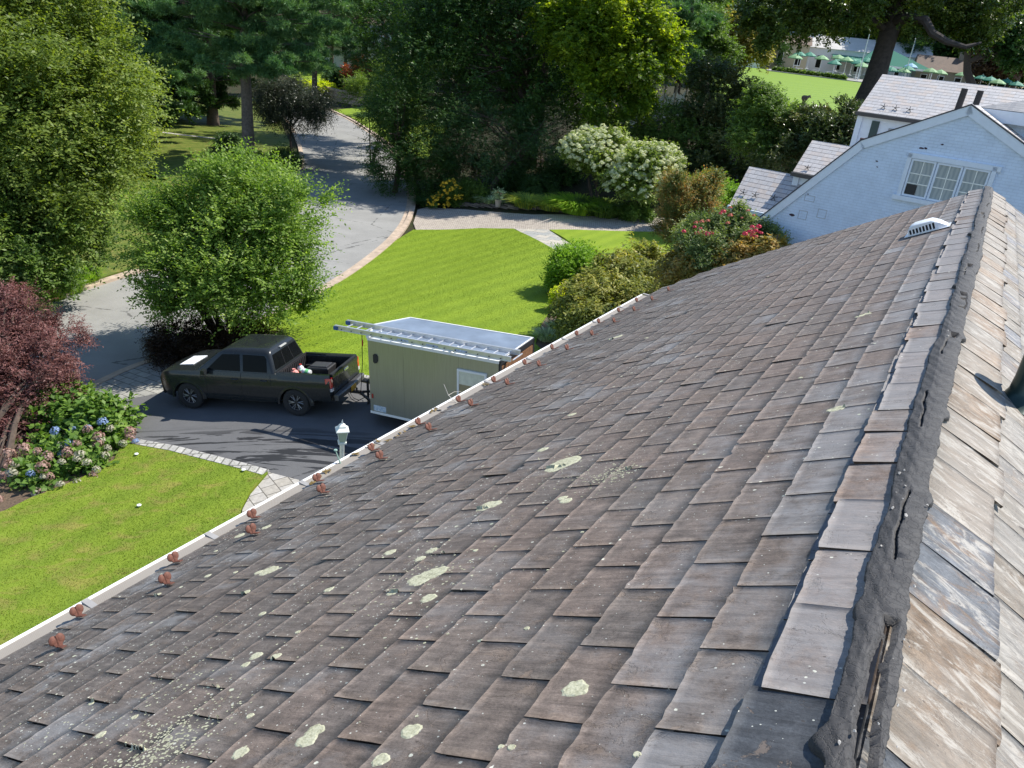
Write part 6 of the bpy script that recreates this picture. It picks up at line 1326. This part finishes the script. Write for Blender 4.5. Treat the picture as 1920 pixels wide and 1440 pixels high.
# ------------------------------------------------------------------ far left: stone wall and plants at the road end
wl2 = A((603, 181), (640, 192), (686, 199)); g = random.Random(3); mb = MB(); o0 = at(640, 192)
D_ = dens(wl2, .55, False)
for row in range(5):
    for i in range(len(D_)-1):
        a, b = np.array(D_[i]), np.array(D_[i+1]); m = (a+b)/2+np.array([g.uniform(-.05, .05), g.uniform(-.06, .06)]); z = float(hgt(*m)); w = float(np.linalg.norm(b-a))
        mb.box((m[0]-o0[0]+(row % 2)*.2, m[1]-o0[1], z-o0[2]+.15+row*.33), (w*.97, .5, .31*g.uniform(.85, 1.02)), Matrix.Rotation(math.atan2(b[1]-a[1], b[0]-a[0])+g.uniform(-.03, .03), 4, 'Z'))
o = mb.obj('stone_wall', simple('sunlit_fieldstone', (.42, .33, .26), .9, var=.4, scale=1.2, bump=.6), None, bevel=.03); o.location = tuple(o0); tag(o, 'curved dry stone retaining wall at the far end of the road', 'stone wall')
tuft('yucca', 'spiky grey-green yucca on top of the far stone wall', 'garden plant', pos(672, 180, 113.)+np.array([0, 0, 1.6]), 300, 2.4, 2.5, M_sil, 120, wd=.06)
for i, (px, py, rx, rz, mt, lb) in enumerate(((580, 168, 18, 8, M_yel, 'small yellow-green shrub left of the far stone wall'), (612, 170, 26, 9, M_yel, 'low yellow-green shrub on the left part of the far stone wall'), (680, 150, 26, 30, K('coppery_leaf', (.06, .02, .012), (.16, .06, .035), (.30, .14, .09), .4, tcol=(1.6, .9, .6)), 'coppery red shrub behind the yucca'), (640, 152, 30, 14, M_dk, 'dark shrub behind the far stone wall'))):
    p = aty(px, py, 116.+i*2); z0 = float(hgt(p[0], p[1])); plant('far_shrub', lb, 'shrub', (p[0], p[1], z0), [lob(px, py, p[1], rx, rz, 2.)], mt, 900, .1, per=6, tl=.6, L=.35, Wd=.2, seed=121+i)
M_tk = BARK
for i, (px, py, h, w, lb) in enumerate(((622, 136, 16, 4, 'far conifer with a bare lower trunk on the sunlit lawn, left'), (648, 128, 16, 4, 'far conifer with a bare lower trunk on the sunlit lawn, right'))):
    b = at(px, py); LS = [((b[0], b[1], b[2]+5.5+k*1.9), (w*(1-k*.13)+.5, w*(1-k*.13)+.5, 1.2)) for k in range(6)]
    conifer('far_conifer', lb, b, .35, b[2]+h, LS, M_pine, 130+i, 'conifers on the far sunlit lawn', n=260, L=.6, Wd=.11, per=12, cat='conifer tree')
def far_house(name, label, c, w, d, h, rz, wall, roof, wins=4, rh=2.2):
    t = thing(name, label, 'house', tuple(c), rz); MB().b2((-w/2, -d/2, -2), (w/2, d/2, h)).obj('wall', wall, t)
    MB().loft([[(-w/2-.3, -d/2-.4, h), (-w/2-.3, 0, h+rh), (-w/2-.3, d/2+.4, h)], [(w/2+.3, -d/2-.4, h), (w/2+.3, 0, h+rh), (w/2+.3, d/2+.4, h)]]).obj('roof', roof, t)
    for k in range(wins):
        x = -w/2+w*(k+.5)/wins; f = MB().b2((x-.6, -d/2-.08, h*.25), (x+.6, -d/2+.02, h*.75)).obj('window', M_trim, t); MB().b2((x-.5, -d/2-.11, h*.28), (x+.5, -d/2-.085, h*.72)).obj('pane', M_gls, f)
    return t
M_fr = simple('pale_far_roof', (.55, .53, .50), .6, var=.1, scale=1); M_br = simple('brown_far_roof', (.17, .12, .09), .8, var=.25, scale=1.); M_gn = simple('green_canvas', (.02, .20, .13), .75, var=.1)
p = aty(672, 60, 150.); far_house('white_house', 'white house glimpsed through the conifers beyond the stone wall', (p[0], p[1], float(hgt(p[0], p[1]))), 14, 9, 7, .1, M_wall, M_br)
# ------------------------------------------------------------------ the club beyond the lawn
def cl(px, py, Yd): p = aty(px, py, Yd); return np.array([p[0], p[1], float(hgt(p[0], p[1]))])
M_lgn = simple('light_green_canvas', (.17, .33, .15), .7, var=.1); M_tgn = simple('teal_green_canvas', (.03, .20, .13), .7, var=.1); M_bcn = simple('blue_canvas', (.20, .38, .52), .7, var=.1)
def umb_mesh(mat):
    mb = MB(); n = 8; R0 = 1.3; V = []; 
    for r, z in ((0, 2.95), (.8, 2.62), (R0, 2.28), (R0, 2.15)):
        V += [(r*math.cos(2*math.pi*k/n), r*math.sin(2*math.pi*k/n), z) for k in range(n)]
    mb.add(V, [(j*n+k, j*n+(k+1) % n, (j+1)*n+(k+1) % n, (j+1)*n+k) for j in range(3) for k in range(n)]); a = mb.mesh('canopy'); a.materials.append(mat)
    return a
pm_ = MB().tube([(0, 0, 0), (0, 0, 3.05)], .05, 6).lathe([(0, 0), (.35, 0), (.35, .08), (.05, .12)], 10).mesh('pole', True); pm_.materials.append(M_trim)
UMB = [(1492, 105, 150, 0), (1500, 100, 158, 1), (1519, 101, 160, 1), (1542, 107, 152, 0), (1566, 116, 147, 1), (1573, 106, 158, 0), (1589, 110, 152, 0), (1600, 113, 156, 1), (1611, 116, 150, 1), (1618, 121, 148, 0), (1627, 112, 158, 1), (1663, 126, 148, 1), (1672, 129, 146, 1), (1695, 131, 146, 0), (1703, 127, 150, 1), (1709, 122, 156, 2), (1746, 131, 150, 0), (1764, 134, 150, 0), (1806, 138, 150, 0), (1815, 139, 153, 0), (1842, 144, 152, 1), (1858, 147, 150, 1), (1872, 152, 144, 0), (1888, 151, 152, 1), (1907, 156, 150, 1)]
ums = [umb_mesh(M_lgn), umb_mesh(M_tgn), umb_mesh(M_bcn)]; cn = ('light green', 'teal green', 'pale blue')
ul = {0: 'open light green sun umbrella on the club terrace', 1: 'open teal green sun umbrella on the club terrace', 2: 'single pale blue sun umbrella beside the green tent'}
for px, py, Yd, k in UMB:
    p = aty(px, py, Yd); t = thing('sun_umbrella', ul[k], 'umbrella', (p[0], p[1], p[2]-2.6), random.Random(px).uniform(0, .7), 'sun umbrellas on the club terrace' if k < 2 else None)
    if k == 0: t['group'] = 'light green sun umbrellas on the club terrace'
    if k == 1: t['group'] = 'teal green sun umbrellas on the club terrace'
    link('canopy', ums[k], None, t); link('pole', pm_, None, t)
# terrace ground just under them
sheet('terrace', [tuple(cl(1440, 120, 140)[:2]), tuple(cl(1560, 130, 136)[:2]), tuple(cl(1700, 150, 134)[:2]), tuple(cl(1990, 190, 134)[:2]), tuple(cl(1990, 150, 175)[:2]), tuple(cl(1440, 100, 175)[:2])], .25, simple('terrace_paving', (.30, .29, .27), .8, var=.2, scale=.6), 4)
# low shrubs along the terrace and tables
for i in range(13):
    px = 1456+i*10.5; p = cl(px, 125+i*1.45, 141-i*.4); plant('terrace_shrub', 'small clipped shrub in the row along the club terrace', 'shrub', p, [((p[0], p[1], p[2]+.35), (.42, .42, .32))], M_mid, 70, .05, per=5, tl=.25, L=.3, Wd=.2, seed=200+i, group='row of small shrubs along the club terrace', skel=False)
tm = MB().lathe([(0, 0), (.3, 0), (.05, .05), (.05, .72), (.6, .74), (.6, .78), (0, .78)], 12).mesh('cafe_table', True); tm.materials.append(M_trim)
g = random.Random(8)
for i in range(16):
    px = 1500+i*27; p = cl(px, 120+i*2.6, 143+g.uniform(-2, 10)); o = link('cafe_table', tm); o.location = (p[0], p[1], p[2]+.25); tag(o, 'small white round table under the umbrellas of the club terrace', 'table', 'white terrace tables')
# green pavilion tent
p = cl(1675, 128, 160); t = thing('pavilion_tent', 'large dark green pitched tent with a white valance behind the umbrellas', 'tent', (p[0], p[1], p[2]), -.3)
MB().loft([[(-6.5, -4, 3), (6.5, -4, 3), (6.5, 4, 3), (-6.5, 4, 3)], [(-3.5, -.3, 6.3), (-2.5, -.3, 6.3), (-2.5, .3, 6.3), (-3.5, .3, 6.3)]]).obj('canopy', M_gn, t); MB().b2((-6.5, -4.06, 2.7), (6.5, -3.98, 3.05)).obj('valance', M_trim, t)
for x in (-6.3, 0, 6.3): MB().tube([(x, -3.9, 0), (x, -3.9, 3)], .08, 6).obj('pole', M_trim, t)
p = cl(1610, 118, 170); t = thing('awning_roof', 'flat teal canvas awning between the clubhouse and the tent', 'awning', tuple(p), -.15)
MB().loft([[(-5, -3, 3.0), (5, -3, 3.0), (5, 3, 4.2), (-5, 3, 4.2)], [(-5, -3, 3.1), (5, -3, 3.1), (5, 3, 4.3), (-5, 3, 4.3)]]).obj('canvas', M_tgn, t)
for x in (-4.8, 4.8): MB().tube([(x, -2.9, 0), (x, -2.9, 3)], .07, 6).obj('pole', M_trim, t)
for px0, py0, px1, py1, Yd, lb in ((1610, 140, 1636, 46, 139, 'tall white flagpole left of the big tree trunk'), (1700, 130, 1713, 73, 150, 'shorter grey flagpole with a furled flag right of the green tent'), (1664, 120, 1669, 92, 155, 'short white pole standing up behind the green tent')):
    p = cl(px0, py0, Yd); k = aty(px1, py1, Yd); h = k[2]-p[2]; t = thing('flagpole', lb, 'flagpole', tuple(p)); MB().tube([(0, 0, 0), (0, 0, h)], [.11, .05], 8).obj('pole', M_trim, t, True); MB().lathe([(0, h), (.1, h+.08), (0, h+.18)], 8).obj('finial', M_trim, t)
    if 'furled' in lb: MB().loft([[(.06, 0, h-.3), (.22, .05, h-.4), (.1, .1, h-.4)], [(.06, 0, h-2.6), (.2, .05, h-2.7), (.1, .08, h-2.6)]]).obj('flag', simple('blue_flag', (.08, .2, .35), .7), t)
p = cl(1570, 110, 178); far_house('clubhouse', 'long white clubhouse with dark windows behind the umbrellas', p, 34, 9, 5.2, -.25, M_wall, M_fr, 9, 2.6)
p = cl(1478, 105, 172); far_house('club_annex', 'small cream building at the left end of the club terrace', p, 7, 6, 5.2, -.2, simple('cream_wall', (.48, .40, .26), .7), M_br, 2, 1.6)
p = cl(1765, 125, 165); c_ = far_house('cottage', 'small brown roofed cottage with a chimney behind the umbrellas at the right', p, 9, 7, 3.2, -.3, simple('tan_wall', (.30, .25, .17), .7), M_br, 3, 2.6)
MB().b2((2.6, -.5, 3), (3.6, .5, 6.9)).obj('chimney', simple('stone_chimney', (.33, .26, .2), .8), c_)
p = cl(1345, 60, 165); far_house('white_building', 'white walled house behind the amber tree with a pale gable', p, 16, 10, 11, .1, M_wall, M_fr, 4, 3)
# carved finial on the clipped hedge line
p = pos(1503, 208, 52.); t = thing('garden_statue', 'weathered brown garden post with a carved bird shaped finial above the hedge', 'statue', (p[0], p[1], p[2])); q = aty(1503, 178, 52.); h = q[2]-p[2]; M_st = simple('weathered_brown', (.16, .11, .08), .9, var=.3)
MB().lathe([(.28, 0), (.24, h-.9), (.30, h-.85), (.22, h-.7), (.10, h-.45), (.09, h-.35), (.19, h-.22), (.20, h-.08), (.10, h)], 12).obj('post', M_st, t, True); MB().tube([(.05, 0, h-.15), (.3, 0, h-.02), (.38, 0, h-.12)], [.12, .08, .02], 6).obj('finial', M_st, t, True)
# timber fence with scalloped panels
f0, f1 = pos(1180, 205, 63.), pos(1285, 185, 66.); t = thing('garden_fence', 'pale timber fence with turned posts and scooped trellis panels behind the yellow-green maple', 'fence', tuple(f0)); M_fc = simple('pale_cedar', (.38, .32, .25), .8, var=.15); n = 5
zt_ = [aty(1180+105*k/n, 182-14*k/n*1.2, 63+3*k/n)[2] for k in range(n+1)]
for k in range(n+1):
    q = f0+(f1-f0)*k/n; o = q-f0; h = zt_[k]+.1-f0[2]; MB().tube([(o[0], o[1], -.5), (o[0], o[1], h)], .10, 8).lathe([(.12, h), (.16, h+.06), (.05, h+.12), (.15, h+.28), (.08, h+.42), (0, h+.46)], 10, Matrix.Translation((o[0], o[1], 0))).obj('post', M_fc, t, True)
    if k < n:
        q2 = f0+(f1-f0)*(k+1)/n-f0; h2 = zt_[k+1]+.1-f0[2]; secs = []
        for j in range(9):
            a = j/8; c = o+(q2-o)*a; hz = h+(h2-h)*a-.1-.45*math.sin(math.pi*a); secs.append([(c[0], c[1]-.03, hz-1.7), (c[0], c[1]-.03, hz), (c[0], c[1]+.03, hz), (c[0], c[1]+.03, hz-1.7)])
        MB().loft(secs).obj('panel', simple('pale_trellis', (.45, .46, .40), .8, var=.2, scale=6), t)
# ------------------------------------------------------------------ big oak and the wood behind
bo = cl(1622, 185, 58.); Yo = 58.
t = thing('oak_tree', 'huge dark oak with a leaning thick trunk and long crooked limb over the club', 'tree', tuple(bo))
LO = [lob(1600, 10, 58, 110, 50, 4), lob(1480, 20, 57, 90, 55, 4), lob(1540, 30, 56, 60, 30, 3), lob(1740, 5, 59, 90, 45, 3), lob(1800, 35, 58, 70, 40, 2.5), lob(1850, 20, 58, 60, 50, 3), lob(1790, 70, 59, 45, 18, 1.5), lob(1680, -50, 59, 180, 50, 5), lob(1440, 60, 56, 50, 28, 2.5), lob(1700, 62, 58, 16, 10, .8)]
link('crown', crown_mesh('crown', rel(LO, bo), 12500, per=9, tl=.5, L=.20, Wd=.13, up=.15, droop=.3, sig=.24, clump=44, inner=.3, seed=140, wob=.28), K('oak_leaf', (.014, .028, .009), (.035, .055, .016), (.10, .125, .04), .35, rough=.3), t)
rb = lambda px, py, Yd: Vector(tuple(aty(px, py, Yd)-bo)); mb = MB()
mb.tube([rb(1618, 210, 58), rb(1640, 150, 58), rb(1658, 90, 58), rb(1672, 45, 58), rb(1690, 0, 58), rb(1700, -50, 58)], [.95, .72, .62, .62, .5, .35], 12)
mb.tube([rb(1676, 40, 58), rb(1705, 34, 56.), rb(1735, 38, 55), rb(1748, 62, 54.5), rb(1775, 78, 54.2), rb(1810, 88, 54), rb(1840, 80, 54)], [.38, .32, .28, .25, .21, .15, .06], 8)
mb.tube([rb(1668, 60, 58), rb(1630, 30, 57.5), rb(1570, 22, 57), rb(1500, 30, 57)], [.3, .22, .15, .05], 7); mb.tube([rb(1680, 20, 58), rb(1640, -20, 58)], [.3, .1], 7)
mb.obj('trunk', simple('dark_oak_bark', (.055, .045, .04), .95, var=.4, scale=5, bump=1.), t, True)
tree_px('amber_tree', 'small amber-green tree left of the club lawn', cl(1385, 125, 95), [lob(1390, 70, 95, 42, 35, 3), lob(1410, 95, 94, 30, 25, 2.5), lob(1370, 60, 95, 28, 28, 2.5)], M_amb, 2200, .25, 141, L=.3, Wd=.2)
tree_px('leafy_tree', 'green tree between the amber tree and the grey-blue pine', cl(1325, 150, 72), [lob(1325, 60, 72, 32, 40, 2.5), lob(1310, 100, 71, 35, 40, 2.5), lob(1345, 110, 70, 30, 30, 2.)], M_mid, 2600, .25, 142, L=.2, Wd=.12)
pb = cl(1270, 170, 66.); conifer('white_pine', 'soft grey-blue pine behind the yellow-green maple', pb, .3, 22, [lob(1260, 50, 66, 60, 24, 2.5), lob(1280, 90, 66, 45, 20, 2.5), lob(1290, 125, 65, 45, 18, 2.2), lob(1250, 10, 66, 60, 24, 3), lob(1300, 30, 67, 40, 20, 2.5), lob(1230, 130, 66, 50, 16, 2.2)], M_pine, 143, n=520, L=.3, Wd=.05)
# wood that closes the view: three kinds of tree, each copied
def bg(kind, seed):
    g = np.random.default_rng(seed); t = thing('woodland_tree', 'x', 'tree'); H = 19.
    LS = [((g.uniform(-2, 2), g.uniform(-2, 2), H*.5), (4.6, 4.6, 4.5)), ((g.uniform(-2.5, 2.5), g.uniform(-2, 2), H*.72), (3.8, 3.8, 4)), ((g.uniform(-1, 1), 0, H*.88), (2.6, 2.6, 3)), ((-2.6, 0, H*.35), (3, 3, 3)), ((2.6, -1, H*.38), (3, 3, 2.8))]
    if kind == 2: LS = [((0, 0, 3+2.3*k), (4.6-.58*k, 4.6-.58*k, 1.4)) for k in range(7)]
    m = [M_deep, M_mid, M_dk][kind]
    link('crown', crown_mesh('crown', LS, 2600, per=8, tl=1.4, L=.5 if kind < 2 else .7, Wd=.34 if kind < 2 else .13, up=.1, droop=.3, sig=.3, clump=26, inner=.25, seed=seed, needle=kind == 2, flat=.3 if kind == 2 else 0., wob=.3), m, t)
    skeleton(LS, (0, 0, -1), .4, seed, nsub=2).obj('trunk', BARK, t, True); return t
protos = [bg(0, 301), bg(1, 302), bg(2, 303)]
lbs = ['dark broadleaf tree in the wood that closes the background', 'mid-green broadleaf tree in the wood that closes the background', 'dark conifer in the wood that closes the background']
used = [False]*3; g = random.Random(77)
rows = [(Yd, px) for Yd, step, off in ((188, 62, 0), (215, 55, 20), (250, 60, 5), (290, 60, 30)) for px in range(-260+off, 2160, step)]
rows += [(y, x) for y, x in ((118, 120), (125, 40), (130, -60), (112, -160), (140, 180), (150, 260), (160, 330), (150, 400), (165, 470), (170, 540), (165, 590), (120, 860), (130, 930), (112, 800), (125, 1000), (135, 1060), (118, 1110), (130, 1170), (145, 1230), (120, 960), (150, 1290), (172, 1430), (172, 1730), (176, 1800), (168, 1860), (172, 1920), (170, 1990), (178, 1660), (120, 1040), (105, 890), (100, 1010))]
for Yd, px in rows:
    p = aty(px, 60, Yd+g.uniform(-5, 5)); k = g.choices([0, 1, 2], [5, 3, 3])[0]
    o = protos[k] if not used[k] else copy_tree(protos[k]); used[k] = True
    s = g.uniform(.8, 1.25)*(1.25 if Yd > 180 else 1.); o.location = (p[0], p[1], float(hgt(p[0], p[1]))-.3); o.scale = (s, s, s*g.uniform(.9, 1.2)); o.rotation_euler = (0, 0, g.uniform(0, 6.3))
    o['label'] = lbs[k]; o['group'] = ('dark broadleaf trees', 'mid-green broadleaf trees', 'dark conifers')[k]+' in the background wood'
# a second nearer trunk right of the cottage
tree_px('leafy_tree', 'tall tree with a pale slanting trunk among the right-hand umbrellas', cl(1828, 165, 140), [lob(1870, 60, 140, 60, 45, 5), lob(1800, 40, 142, 60, 40, 5), lob(1900, 100, 138, 40, 35, 4)], M_deep, 2600, .8, 150, L=.45, Wd=.3)
tree_px('plum_tree', 'dark purple-brown tree at the right edge behind the umbrellas', cl(1900, 165, 160), [lob(1890, 110, 158, 50, 35, 5), lob(1860, 130, 158, 35, 22, 4), lob(1930, 90, 158, 40, 40, 5)], K('plum_leaf', (.03, .015, .015), (.06, .035, .03), (.11, .07, .055), .3), 2000, .5, 151, L=.5, Wd=.3)
